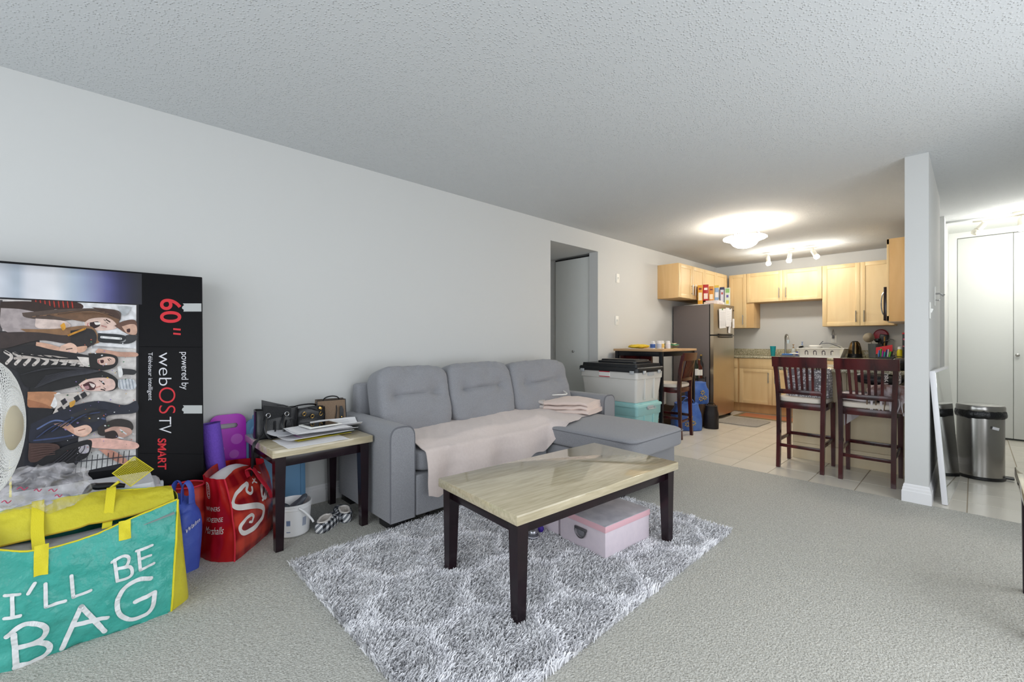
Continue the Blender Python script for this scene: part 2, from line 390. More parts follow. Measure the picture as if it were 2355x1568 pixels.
mb = MB(); soft_box(mb, (.84, 3.0, .39), (1.52, .77, .15), 18, 11, fn=lambda q, x, y, z: seat_fn(q, x, y, z)); ch = mb.build('chaise_cushion', SF, sofa, 50)
def rr_loop(cx, cy, w, d, r, z, n=6):
    P = []
    for sx, sy, a0 in ((1, 1, 0), (-1, 1, PI/2), (-1, -1, PI), (1, -1, 1.5*PI)):
        for k in range(n+1):
            a = a0+PI/2*k/n; P.append((cx+sx*(w/2-r)+r*math.cos(a), cy+sy*(d/2-r)+r*math.sin(a), z))
    return P
MB().tube(rr_loop(.84, 3.0, 1.515, .765, .06, .437), .004, 6, closed=True).build('piping', M['sofa_piping'], ch)
# back cushions with two buttons each
def back_cushion(y0, y1, seed, tilt=-.25, top=.95):
    w = y1-y0; h = top-.47; mb = MB(); n = 34
    but = [(-.17*w/.6, .03), (.17*w/.6, .03)]
    def fn(q, x, y, z):
        # q.x thickness, q.y width, q.z height
        if x > -.2:
            for by, bz in but:
                d = math.hypot(q.y-by, q.z-bz); q.x -= .046*math.exp(-(d/.05)**1.3)
            if abs(q.z-.03) < .2 and abs(q.y) < .2: q.x -= .022*math.exp(-((q.z-.03-.006*math.sin(q.y*9))/.011)**2)*(1 if abs(q.y) < .17*w/.6 else .45)
            q.x += .012*nz(q.y+seed, q.z, 1.3, 7)+.006*nz(q.y*1.5+seed, q.z*4, 2.3, 8)-.012*max(0, z-.75)*4*abs(math.sin(q.y*38+seed))
        q.z += (.012*nz(q.y*1.2+seed, .4, 2.2, 6)-.006*y*y)*(z > 0)
        return q
    soft_box(mb, (0, 0, 0), (.245, w*1.0, h*1.02), n, 6, fn=fn)
    mb.xf(Matrix.Translation((.285, (y0+y1)/2, .47+h/2-.005)) @ Matrix.Rotation(tilt, 4, 'Y'))
    o = mb.build('back_cushion', SF, sofa, 60)
    for by, bz in but:
        bb = MB().lathe([(0, .004), (.006, .003), (.009, 0)], 10); mm = Matrix.Translation((.285, (y0+y1)/2, .47+h/2-.005)) @ Matrix.Rotation(tilt, 4, 'Y') @ Matrix.Translation((.068, by, bz)) @ Matrix.Rotation(PI/2, 4, 'Y')
        bb.xf(mm).build('tuft_button', M['sofa_piping'], o)
    rim = [(0, (w/2-.004)*math.copysign(abs(math.cos(a))**.45, math.cos(a)), h/2*math.copysign(abs(math.sin(a))**.45, math.sin(a))) for a in [2*PI*k/40 for k in range(40)]]
    return o
back_cushion(1.395, 1.985, 1); back_cushion(1.985, 2.655, 5, top=.955); back_cushion(2.655, 3.425, 9, top=.95)
for x, y in ((.70, Y0+.07), (.12, Y0+.07), (.70, Y1-.08), (.14, Y1-.1)): MB().bx(x-.07, x+.08, y-.05, y+.06, .003, .062, .004).build('foot', M['sofa_foot'], sofa)
for y in (2.68, 3.35): MB().bx(1.36, 1.46, y-.02, y+.05, .003, .062, .004).build('foot', M['sofa_foot'], sofa)
for y in (1.53, 2.45):
    MB().lathe([(.018, -.008), (.02, 0), (.018, .008)], 14).xf(Matrix.Translation((.77, y, .025)) @ Matrix.Rotation(PI/2, 4, 'X')).build('caster', M['sofa_foot'], sofa)
MB().tube([(.80, 2.622, .40), (.822, 2.622, .36), (.822, 2.622, .28)], .006, 6).build('pull_strap', mat('green_strap', '2f7a48', .8), sofa)
# spread blanket ------------------------------------------------------
mat('blanket', 'dccfca', .95, spec=.1, bump=(500, .6, .002), var=(60, .3, 'd0c2bd'), sheen=.3)
def smooth(a, b, x): t = min(1, max(0, (x-a)/(b-a))); return t*t*(3-2*t)
def interp(x, pts):
    for (a, b), (c, d) in zip(pts, pts[1:]):
        if x <= c: return lerp(b, d, smooth(a, c, x))
    return pts[-1][1]
def blanket_fn(u, w):
    # u along y, w from cushion backs (0) to front hem (1)
    y = lerp(1.43, 3.17, u); L = .30+.012*math.sin(u*11)
    hem = interp(y, [(1.43, .80), (1.52, .83), (1.89, .79), (2.26, .75), (2.50, .715), (2.62, .69), (2.80, .64), (3.10, .56), (3.20, .52)])+.008*math.sin(y*23)
    s_ = w*hem; xe = .838; flat_len = xe-L; k = smooth(2.56, 2.68, y)          # k: on the chaise it lies flat
    zt = .516+.030*math.exp(-((y-2.45)/.35)**2)*(1-.6*w)-.020*w
    rip = .016*nz(y*3.2+1, w*1.6, 3.1)+.010*nz(y*7+w*3, w*2.5, 5.5)+.004*nz(y*20+w*9, w*6, 1.1)
    rip += .012*math.sin(y*9+w*5)*math.exp(-((w-.55)/.3)**2)*.6
    xf = L+s_; zf = max(.486, zt+rip-.008*smooth(.8, 1, w))
    if s_ <= flat_len: xh, zh = xf, max(.493-.03*smooth(flat_len-.10, flat_len, s_), zt+rip-.050*smooth(flat_len-.12, flat_len, s_))
    else:
        e = s_-flat_len; xh = xe+.010+(.020*math.sin(y*14+.7)+.012*nz(y*9, 2, 1))*min(1, e*7)+.02*min(1, e*10); zh = max(.463, zt+rip-.050)-e+0*rip
    x = lerp(xh, xf, k); z = lerp(zh, zf, k)
    y += .035*w*(1-u)+.012*nz(w*5, y*3, 7)
    return (x, y, z)
mb = MB().sheet(blanket_fn, 120, 60, .006)
tag(mb.build('throw_blanket', M['blanket'], None, 70), 'pale pinkish beige blanket spread over the sofa seat', 'blanket')
# folded blanket pile ------------------------------------------------
def folded(name, c, sx, sy, layers, rz, seed, m, label, roll=.0):
    t = thing(name, label, 'blanket', c, rz)
    for k in range(layers):
        z = k*.038; s = 1-.04*k+.03*math.sin(k*2+seed)
        mb = MB()
        def fn(a, b, z=z, s=s, k=k):
            # rounded slab ring around y
            x = (a-.5)*sx*s; ang = b*2*PI; hh = .020; yy = math.copysign(abs(math.cos(ang))**.35, math.cos(ang))*sy/2*s; zz = z+.021+math.copysign(abs(math.sin(ang))**.7, math.sin(ang))*hh
            zz += .022*nz(x*4+seed, yy*4, k*.4)+.009*nz(x*13, yy*13, seed+k)-.06*abs(x/sx)**3*(k > 0)*.6
            return (x+.012*nz(yy*8, k, seed), yy+.012*nz(x*9, k, seed), max(zz, .002))
        R = [[fn(i/15, j/24) for j in range(24)] for i in range(16)]
        mb.rings(R); mb.build('fold_layer', m, t, 60)
    return t
mat('blanket_pink', 'e6d3ca', .95, spec=.1, bump=(400, .6, .002), sheen=.3)
folded('folded_blanket', (.60, 3.20, .483), .46, .44, 3, .30, 2, M['blanket_pink'], 'folded pink beige blanket piled in the sofa corner')
folded('folded_blanket', (.33, 3.00, .515), .20, .26, 2, .5, 5, mat('blanket_grey', 'c3bcb8', .95, bump=(400, .6, .002)), 'rolled light grey blanket against third back cushion')
P = bez([(.42, 3.16, .60), (.35, 3.24, .66), (.28, 3.36, .70), (.40, 3.30, .655), (.52, 3.22, .635), (.47, 3.12, .63), (.36, 3.10, .62)], 40)
tag(MB().tube(P, .0055, 8).build('white_cable', M['plate_white']), 'white charging cable looped on the folded blanket', 'cable')
# ================================================================ TABLES
mat('travertine', 'cabea2', .07, spec=.6, grain=(6, 60, 60, 'a79b7e', .75), coat=.5)
mat('travertine_y', 'cabea2', .07, spec=.6, grain=(70, 5, 60, 'a79b7e', .75), coat=.5)
mat('travertine_edge', 'cabea2', .35, grain=(60, 60, 12, 'b0a078', .7))
mat('espresso', '1a1016', .22, spec=.5, var=(14, .5, '26121a'))
def leg_taper(mb, x, y, z0, z1, w0, w1, ox, oy):
    # square leg, foot offset ox,oy to the outside
    R = [[(x+ox*(1-t)+sx*lerp(w0, w1, t)/2, y+oy*(1-t)+sy*lerp(w0, w1, t)/2, lerp(z0, z1, t)) for sx, sy in ((-1, -1), (1, -1), (1, 1), (-1, 1))] for t in (0, .03, .8, 1)]
    return mb.rings(R)
def stone_table(name, label, loc, rz, lx, ly, h, th, leg, apron, group=None, topmat='travertine_y'):
    t = thing(name, label, 'table', loc, rz, group)
    MB().box((0, 0, h-th/2), (lx, ly, th), .004, mi=0, seg=2).build('table_top', M[topmat], t, 30)
    ix, iy = lx/2-leg/2-.018, ly/2-leg/2-.018
    for sx in (-1, 1):
        for sy in (-1, 1): leg_taper(MB(), sx*ix, sy*iy, 0, h-th, leg*.72, leg, sx*leg*.06, sy*leg*.06).build('leg', M['espresso'], t, 30)
    za = h-th-apron
    for s in (-1, 1):
        MB().bx(-ix+leg/2, ix-leg/2, s*iy-.011, s*iy+.011, za, h-th, .002).build('apron', M['espresso'], t)
        MB().bx(s*ix-.011, s*ix+.011, -iy+leg/2, iy-leg/2, za, h-th, .002).build('apron', M['espresso'], t)
    return t
stone_table('coffee_table', 'long coffee table with glossy beige stone top and dark tapered legs', (1.701, 1.776, .016), -.068, .60, 1.175, .45, .042, .058, .055)
stone_table('end_table', 'square end table holding handbags and papers between bags and sofa', (.335, .945, .004), .01, .575, .565, .553, .042, .055, .06)
stone_table('end_table', 'end table with dark legs standing alone on the carpet near the hall', (3.578, 2.80, .004), .0, .56, .56, .553, .042, .055, .06)
# ================================================================ RUG
mat('rug_base', 'b9b9be', .95)
rug = thing('shag_rug', 'grey shag rug with white hexagon lines under the coffee table', 'rug', (0, 0, .005))
RX0, RX1, RY0, RY1 = .80, 2.185, .70, 2.72
MB().bx(RX0+.01, RX1-.01, RY0+.01, RY1-.01, 0, .006).build('backing', M['rug_base'], rug, 0)
def make_pile():
    rng = np.random.default_rng(3); sp = .0052
    nx, ny = int((RX1-RX0)/sp), int((RY1-RY0)/sp)
    X, Yy = np.meshgrid(np.linspace(RX0+.004, RX1-.004, nx), np.linspace(RY0+.004, RY1-.004, ny)); X = X.ravel()+rng.normal(0, .0022, nx*ny); Yy = Yy.ravel()+rng.normal(0, .0022, nx*ny)
    n = len(X)
    # hexagon cells
    a = .30; pts = []
    for j in range(-2, 9):
        for i in range(-2, 9):
            pts.append((RX0+(i+.5*(j % 2))*a*1.45+rng.normal(0, .03)+.05, RY0+j*a*1.12+rng.normal(0, .03)+.02))
    pts = np.array(pts); wob = .012*np.sin(X*31+Yy*17)+.01*np.sin(Yy*43-X*11)
    D = np.sqrt((X[:, None]+wob[:, None]-pts[None, :, 0])**2+(Yy[:, None]+wob[:, None]-pts[None, :, 1])**2); D.sort(axis=1)
    edge = (D[:, 1]-D[:, 0])
    line = np.clip((.054-edge)/.026, 0, 1)
    h = .030+.007*rng.random(n)+.006*line+.004*np.sin(X*23+1)*np.sin(Yy*19)
    clump = np.sin(X*61+3*np.sin(Yy*37))*np.sin(Yy*57+2*np.sin(X*41))
    ang = rng.random(n)*2*np.pi; lean = .012+.014*rng.random(n)
    fx, fy = np.cos(ang)*lean+.005*np.sin(Yy*29+X*13), np.sin(ang)*lean+.005*np.cos(X*33-Yy*9)
    wd = .0019+.0010*rng.random(n); px, py = -np.sin(ang+1.1)*wd, np.cos(ang+1.1)*wd
    base = np.where(rng.random(n) < .55, 1, 0)
    g = np.where(base == 1, .56+.18*rng.random(n), .84+.16*rng.random(n))+.04*clump
    col = (g*(1-line)+.96*line); tint = np.stack([col*.985, col*.985, col*1.02], 1)
    V = np.zeros((n, 7, 3)); V[:, 0] = np.stack([X-px, Yy-py, 0*X], 1); V[:, 1] = np.stack([X+px, Yy+py, 0*X], 1)
    for k, t in ((1, .5), (2, .85)):
        sc = 1.15 if k == 1 else .9; bx = X+fx*t**1.6; by = Yy+fy*t**1.6; bz = h*(t+.06*(k == 1))
        V[:, 2*k] = np.stack([bx-px*sc, by-py*sc, bz], 1); V[:, 2*k+1] = np.stack([bx+px*sc, by+py*sc, bz], 1)
    V[:, 6] = np.stack([X+fx*1.1, Yy+fy*1.1, h*.93], 1)
    F3 = np.array([[0, 1, 3], [0, 3, 2], [2, 3, 5], [2, 5, 4], [4, 5, 6]])
    F = (np.arange(n)[:, None, None]*7+F3[None]).reshape(-1, 3)
    me = bpy.data.meshes.new('pile'); me.vertices.add(n*7); me.vertices.foreach_set('co', V.ravel().astype(np.float32))
    me.loops.add(F.size); me.loops.foreach_set('vertex_index', F.ravel().astype(np.int32)); me.polygons.add(len(F))
    me.polygons.foreach_set('loop_start', np.arange(0, F.size, 3, dtype=np.int32)); me.update(calc_edges=True)
    at = me.color_attributes.new('col', 'FLOAT_COLOR', 'POINT'); cc = np.ones((n, 7, 4), np.float32)
    cc[:, :, :3] = tint[:, None, :]; at.data.foreach_set('color', cc.ravel())
    me.materials.append(mat('rug_pile', 'ffffff', .9, spec=.15, attr='col'))
    o = bpy.data.objects.new('pile', me); C.objects.link(o); o.parent = rug; o['kind'] = 'stuff'; o['label'] = 'long curly grey and white pile'
make_pile()
# ================================================================ PINK STORAGE BOXES
mat('box_pink', 'd9cdd6', .8, var=(25, .3, 'c9bfcb'), bump=(90, .15, .002)); mat('box_pink_side', 'c6bec8', .8, var=(40, .4, 'b5aebb'), bump=(90, .2, .002))
mat('lid_pink', 'e2b4be', .7); mat('lid_top', 'a9a7b2', .6, var=(12, .7, 'c4c2ca'), bump=(60, .15, .002)); mat('pewter', '6d6c70', .4, .8)
def pink_box(label, loc, rz, w, d, h, lidlabel=None):
    t = thing('storage_box', label, 'box', loc, rz)
    MB().bx(-w/2+.004, w/2-.004, -d/2+.004, d/2-.004, 0, h-.03, .002).build('box_body', M['box_pink'], t)
    L = MB(); L.bx(-w/2, w/2, -d/2, d/2, h-.034, h-.002, .002); l = L.build('lid', M['lid_pink'], t)
    MB().bx(-w/2+.001, w/2-.001, -d/2+.001, d/2-.001, h-.003, h+.0005, .001).build('lid_cover', M['lid_top'], l)
    hp = MB().box((0, -d/2-.004, h*.62), (.085, .010, .014), .003); hd = hp.build('handle_plate', M['pewter'], t)
    pts = [(.036*math.cos(a), -d/2-.010, h*.62-.006+.040*math.sin(a)) for a in [PI+PI*k/16 for k in range(17)]]
    MB().tube(pts, .0035, 8).build('pull_ring', M['pewter'], hd)
    mb = MB(); mb.add([(.034*math.cos(PI+PI*k/16), -d/2-.002, h*.62-.006+.038*math.sin(PI+PI*k/16)) for k in range(17)], [tuple(range(17))])
    mb.add([(.034*math.cos(PI+PI*k/16), -d/2+.003, h*.62-.006+.038*math.sin(PI+PI*k/16)) for k in range(17)], [tuple(range(17))]); mb.build('back_plate', mat('pewter_light', '9a9aa0', .35, .7, bump=(150, .8, .003)), hd)
    return t
pink_box('pink and lilac cardboard box with lid closest to the table leg', (1.735, 2.075, .030), -.08, .33, .39, .165)
pink_box('pink cardboard storage box half hidden behind the other pink box', (1.40, 2.10, .030), -.08, .32, .38, .165)
t = thing('massage_ball', 'grey rolling ball in a dark base on the rug', 'massage ball', (1.462, 1.775, .028))
MB().lathe([(.024, 0), (.032, .010), (.034, .02), (.030, .028)], 20).build('base', mat('ball_dark', '4b4c55', .5), t)
MB().lathe([(.0335, .013), (.0345, .016), (.0335, .019)], 20).build('band', mat('ball_band', 'c9c9d2', .4), t)
MB().lathe([(.026, .028), (.026, .038), (.021, .049), (.012, .056), (0, .058)], 20).build('ball', mat('ball_steel', 'a2a3aa', .25, .8), t)
tag(MB().lathe([(0, .018), (.012, .016), (.018, .005), (.018, -.005), (.012, -.016), (0, -.018)], 14, (1.445, 1.86, .052)).build('small_ball', mat('purple_ball', '43289a', .5, bump=(200, .8, .003))), 'small purple ball behind the grey rolling ball', 'ball')
# ================================================================ BUCKET AND SLIPPERS
mat('bucket_white', 'e4e4e6', .35); mat('print_blue', '6f7fa0', .6); mat('print_dark', '3a3a44', .6)
BC = (.40, .835, .006)
bk = thing('paint_bucket', 'white plastic bucket with bail handle holding grey shoes', 'bucket', BC)
MB().lathe([(0, .002), (.080, .002), (.088, .01), (.098, .155), (.102, .158), (.102, .166), (.099, .168), (.100, .176), (.104, .178), (.104, .185), (.098, .187), (.094, .18), (.085, .014), (0, .012)], 36).build('pail', M['bucket_white'], bk)
def on_bucket(a, z, off=.0008):
    r = lerp(.088, .098, (z-.01)/.145)+off; return (r*math.cos(a), r*math.sin(a), z)
a0 = -.55; lb = MB()
for k in range(9): w = .003 if k % 3 else .006; lb.add([on_bucket(a0-.11+.024*k, .075), on_bucket(a0-.11+.024*k+w/.09*.9, .075), on_bucket(a0-.11+.024*k+w/.09*.9, .105), on_bucket(a0-.11+.024*k, .105)], [(0, 1, 2, 3)])
lb.build('bar_code', M['print_blue'], bk, 0)
for i in range(3): MB().add([on_bucket(.28+.09*i, .06), on_bucket(.33+.09*i, .06), on_bucket(.33+.09*i, .11), on_bucket(.28+.09*i, .11)], [(0, 1, 2, 3)]).build('printed_block', M['print_blue'], bk, 0)
MB().add([on_bucket(a0-.12, .035), on_bucket(a0+.11, .035), on_bucket(a0+.11, .040), on_bucket(a0-.12, .040)], [(0, 1, 2, 3)]).build('printed_line', M['print_blue'], bk, 0)
tx = MB(); text_mesh(tx, 'MIRN # 03475-045', .02, lambda x, y: on_bucket(a0-.34-y/.09, .035+x), width=.10); tx.build('lettering', M['print_dark'], bk, 0)
MB().tube(bez([(.103, .0, .172), (.115, .03, .145), (.150, .055, .11), (.165, .06, .095)], 16), .006, 8).build('bail_handle', M['bucket_white'], bk)
def shoe(name, label, loc, rot, m, L=.24, W=.085, group=None):
    mb = MB(); R = []
    for i in range(13):
        t = i/12; x = (t-.5)*L; wd = W/2*(.72+.35*math.sin(min(1, t*1.15)*PI*.86))*(1 if t < .93 else .75)*(1 if t > .04 else .8); hh = lerp(.062, .028, smooth(.25, .9, t))
        if t > .97: hh *= .6
        R.append([(x, wd*math.copysign(abs(math.cos(a))**.8, math.cos(a)), hh*(.5+.5*math.copysign(abs(math.sin(a))**.7, math.sin(a)))) for a in [2*PI*k/16 for k in range(16)]])
    mb.rings(R); mb.xf(Matrix.Translation(loc) @ Euler(rot).to_matrix().to_4x4())
    return tag(mb.build(name, m, None, 60), label, 'shoe', group)
mat('shoe_grey', '5a5f68', .5)
shoe('slip_on_shoe', 'grey rubber shoe standing up inside the white bucket', (.385, .875, .135), (.3, -1.0, 1.0), M['shoe_grey'], .17, .07)
shoe('slip_on_shoe', 'dark grey rubber shoe leaning at the near side of the white bucket', (.43, .785, .125), (-.5, -1.1, -.6), mat('shoe_dark', '3e434b', .5), .17, .06)
# buffalo check slippers
def check_mat():
    m = bpy.data.materials.new('buffalo_check'); m.use_nodes = True; nt = m.node_tree; N = nt.nodes; Lk = nt.links; b = N['Principled BSDF']; b.inputs['Roughness'].default_value = .9
    tc = N.new('ShaderNodeTexCoord'); sep = N.new('ShaderNodeSeparateXYZ'); Lk.new(tc.outputs['Object'], sep.inputs[0]); outs = []
    for ax in ('X', 'Y'):
        if ax == 'Y':
            yz = N.new('ShaderNodeMath'); yz.operation = 'ADD'; Lk.new(sep.outputs['Y'], yz.inputs[0]); Lk.new(sep.outputs['Z'], yz.inputs[1])
        mu = N.new('ShaderNodeMath'); mu.operation = 'MULTIPLY'; mu.inputs[1].default_value = 27; Lk.new(sep.outputs['X'] if ax == 'X' else yz.outputs[0], mu.inputs[0])
        fr = N.new('ShaderNodeMath'); fr.operation = 'FRACT'; Lk.new(mu.outputs[0], fr.inputs[0]); g = N.new('ShaderNodeMath'); g.operation = 'GREATER_THAN'; g.inputs[1].default_value = .5; Lk.new(fr.outputs[0], g.inputs[0]); outs.append(g)
    ad = N.new('ShaderNodeMath'); ad.operation = 'ADD'; Lk.new(outs[0].outputs[0], ad.inputs[0]); Lk.new(outs[1].outputs[0], ad.inputs[1])
    hv = N.new('ShaderNodeMath'); hv.operation = 'MULTIPLY'; hv.inputs[1].default_value = .5; Lk.new(ad.outputs[0], hv.inputs[0])
    r = N.new('ShaderNodeValToRGB'); r.color_ramp.interpolation = 'CONSTANT'; e = r.color_ramp.elements; e[0].color = (*lin('18191f'), 1); e[1].position = .25; e[1].color = (*lin('74787f'), 1); q = e.new(.75); q.color = (*lin('e8e8ea'), 1)
    Lk.new(hv.outputs[0], r.inputs[0]); Lk.new(r.outputs[0], b.inputs['Base Color']); M['buffalo_check'] = m; return m
check_mat(); mat('fleece', 'e6e0da', .95, bump=(250, .8, .004))
def slipper(loc, rz, label):
    t = thing('slipper', label, 'slipper', loc, rz, None); L, W = .24, .10; mb = MB(); R = []
    def outline(a, s=1.):  # foot outline
        c, sn = math.cos(a), math.sin(a); return (L/2*s*math.copysign(abs(c)**.8, c), W/2*s*(1+.12*c)*math.copysign(abs(sn)**.8, sn))
    n = 36
    for s, z in ((.94, 0), (1, .010), (1.03, .024), (.99, .042), (.90, .052)):
        R.append([])
        for k in range(n):
            a = 2*PI*k/n; x, y = outline(a, s); zz = z*(1+.15*(-math.cos(a))); R[-1].append((x, y, zz))
    # collar opening toward heel, toe closed
    Rc = []
    for k in range(n):
        a = 2*PI*k/n; x, y = outline(a, .60); Rc.append((x*.78-.042, y*.92, .056+.006*(x > 0)))
    R.append(Rc); mb.rings(R, True, True, False); mb.build('upper', M['buffalo_check'], t, 60)
    f = MB(); f.rings([[(p[0], p[1], p[2]-.001) for p in Rc], [(p[0]*.97-.001, p[1]*.9, .030) for p in Rc], [(p[0]*.95-.001, p[1]*.85, .018) for p in Rc]], True, False, True); f.build('lining', M['fleece'], t, 60)
    f = MB(); f.tube([(p[0], p[1], p[2]+.002) for p in Rc], .007, 8, closed=True); f.build('fleece_collar', M['fleece'], t, 60)
    return t
slipper((.445, 1.02, .005), 2.35, 'black and white checked slipper beside the white bucket')
slipper((.375, 1.145, .005), 2.95, 'black and white checked slipper beside the table leg')
# ================================================================ THINGS ON THE END TABLE (top at z .557)
TZ = .5575
mat('leather_black', '15161a', .32, spec=.5, bump=(160, .35, .002)); mat('leather_brown', '7d6650', .55, bump=(300, .5, .002), var=(250, .5, '5f4b38'))
mat('gold', 'c9a25a', .3, 1.); mat('silver', 'c9c9cc', .25, 1.); mat('lining_pale', 'cfd3cc', .8)
def handbag_body(mb, w, d, h, topd, n=28, seed=0, amp=.006, flare=.0, rows=9):
    R = []
    for i in range(rows):
        t = i/(rows-1); ww = w*(1+flare*t)-.0; dd = lerp(d, topd, t**1.3)
        ring = []
        for k in range(n):
            a = 2*PI*k/n; c, s = math.cos(a), math.sin(a); x = ww/2*math.copysign(abs(c)**.35, c); y = dd/2*math.copysign(abs(s)**.45, s)
            z = h*t; q = amp*nz(x*9+seed, y*9+z*5, z*9+seed); ring.append((x*(1+q*2), y+q*(1 if y > 0 else -1)*2, z+ (0 if i == 0 else q)))
        R.append(ring)
    mb.rings(R, True, True, False); inner = [[(x*.96, y*.85, z) for x, y, z in R[-1]], [(x*.92, y*.7, z-h*.35) for x, y, z in R[-1]]]
    mb.rings([R[-1]]+inner, True, False, True); return R[-1]
def loop(mb, x0, x1, y, z, hgt, r, n=20, lean=0.):
    pts = [(lerp(x0, x1, .5)+(x1-x0)/2*-math.cos(PI*k/n), y+lean*math.sin(PI*k/n), z+hgt*math.sin(PI*k/n)**.8) for k in range(n+1)]; return mb.tube(pts, r, 8, flat=.6)
# black tote
b1 = thing('handbag', 'large black leather handbag with hanging straps at the table corner', 'handbag', (.205, .795, TZ), PI/2-.12)
mb = MB(); handbag_body(mb, .24, .16, .16, .10, seed=1, amp=.010, flare=-.04); mb.build('bag_body', M['leather_black'], b1, 50)
mb = MB(); mb.sheet(lambda u, w: (lerp(-.075, .075, u), -.056-.010*w, .10+.10*w-.03*w*(u-.0)), 8, 5, .006); mb.build('front_flap', M['leather_black'], b1)
mb = MB(); mb.sheet(lambda u, w: (lerp(-.07, .08, u), .05+.012*w, .11+.105*w-.05*w*u), 8, 5, .006); mb.build('rear_flap', M['leather_black'], b1)
for x in (-.05, .05):
    rg = MB(); rg.tube([(x+.011*math.cos(a), -.071, .135+.013*math.sin(a)) for a in [2*PI*k/14 for k in range(14)]], .0022, 6, closed=True); rg.build('ring', M['silver'], b1)
for x in (-.06, .035):
    mb = MB(); mb.tube(bez([(x, -.07, .128), (x-.012, -.105, .08), (x-.004, -.12, .03), (x+.02, -.125, .004), (x+.04, -.11, .03), (x+.045, -.08, .10)], 24), .0065, 8, flat=.6); mb.build('strap', M['leather_black'], b1)
mb = MB(); loop(mb, -.03, .075, .0, .13, .055, .006, lean=-.02); mb.build('top_handle', M['leather_black'], b1)
t = MB(); t.prism([(-.010, 0), (.010, 0), (.013, .03), (.006, .055), (-.006, .055), (-.013, .03)], -.003, .003, lambda a, b, c: (.055+a, -.088+c, .045+b)); t.build('tassel_tag', M['leather_black'], b1)
MB().lathe([(0, 0), (.005, 0), (.005, .004), (0, .005)], 12).xf(Matrix.Translation((.055, -.092, .04)) @ Matrix.Rotation(PI/2, 4, 'X')).build('stud', M['silver'], b1)
# strap hanging over table edge
tag(MB().tube(bez([(.235, .735, .668), (.30, .70, .60), (.37, .655, .57), (.385, .632, .53), (.36, .630, .42), (.33, .632, .36), (.345, .638, .44), (.36, .634, .50), (.355, .648, .566), (.30, .74, .562), (.34, .80, .563)], 60), .006, 8, flat=.5).build('shoulder_strap', M['leather_black']), 'long black leather strap hanging over the table edge', 'strap')
# second black bag with gold rings
b2 = thing('handbag', 'slouchy black handbag with gold rings in the middle', 'handbag', (.20, .99, TZ), PI/2+.05)
mb = MB(); handbag_body(mb, .20, .14, .155, .07, seed=7, amp=.016, flare=-.12); mb.build('bag_body', M['leather_black'], b2, 50)
for k, (x, z) in enumerate(((.0, .10), (.055, .11), (-.05, .12))):
    MB().tube([(x+.010*math.cos(a), -.061-.004*math.sin(a), z+.012*math.sin(a)) for a in [2*PI*i/14 for i in range(14)]], .0022, 6, closed=True).build('ring', M['gold'], b2)
mb = MB(); loop(mb, -.10, .06, .03, .145, .028, .007, lean=-.04); mb.build('top_handle', M['leather_black'], b2)
MB().tube(bez([(-.02, -.05, .155), (.02, -.066, .14), (.055, -.07, .125), (.075, -.06, .10)], 16), .006, 8, flat=.5).build('strap', M['leather_black'], b2)
MB().box((.05, -.062, .145), (.022, .006, .016), .002, (0, .6, 0)).build('buckle', M['gold'], b2)
# brown bag
b3 = thing('handbag', 'structured brown handbag with black edges beside the sofa arm', 'handbag', (.185, 1.135, TZ), PI/2-.15)
mb = MB(); R = []
for z, w, d in ((0, .185, .12), (.01, .19, .125), (.08, .185, .10), (.185, .18, .062)): R.append([(w/2*sx, d/2*sy, z) for sx, sy in ((-1, -1), (1, -1), (1, 1), (-1, 1))])
mb.rings(R, True, True, False); mb.rings([R[-1], [(x*.95, y*.9, z) for x, y, z in R[-1]], [(x*.95, y*.8, .09) for x, y, z in R[-1]]], True, False, True); mb.build('bag_body', M['leather_brown'], b3, 20)
for s in (-1, 1): MB().tube([(-.09, s*.031, .186), (.09, s*.031, .186)], .003, 6).build('edge_trim', M['leather_black'], b3)
for x in (-.09, .09): MB().tube([(x, -.060, .005), (x, -.05, .08), (x, -.031, .186)], .003, 6).build('edge_trim', M['leather_black'], b3)
for x in (-.045, .03): MB().tube([(x, -.036, .148), (x, -.05, .115), (x-.012, -.066, .05), (x-.015, -.068, .01)], .006, 8, flat=.5).build('strap', M['leather_black'], b3)
mb = MB(); loop(mb, -.045, .055, .0, .18, .03, .006, lean=-.02); mb.build('top_handle', M['leather_black'], b3)
MB().prism([(-.012, .0), (.012, 0), (.014, .06), (.004, .085), (-.010, .085)], -.003, .003, lambda a, b, c: (.058+a, -.058+c, .06+b)).build('luggage_tag', M['leather_black'], b3)
MB().lathe([(0, 0), (.0045, 0), (.0045, .004), (0, .005)], 12).xf(Matrix.Translation((.058, -.062, .072)) @ Matrix.Rotation(PI/2, 4, 'X')).build('stud', M['gold'], b3)
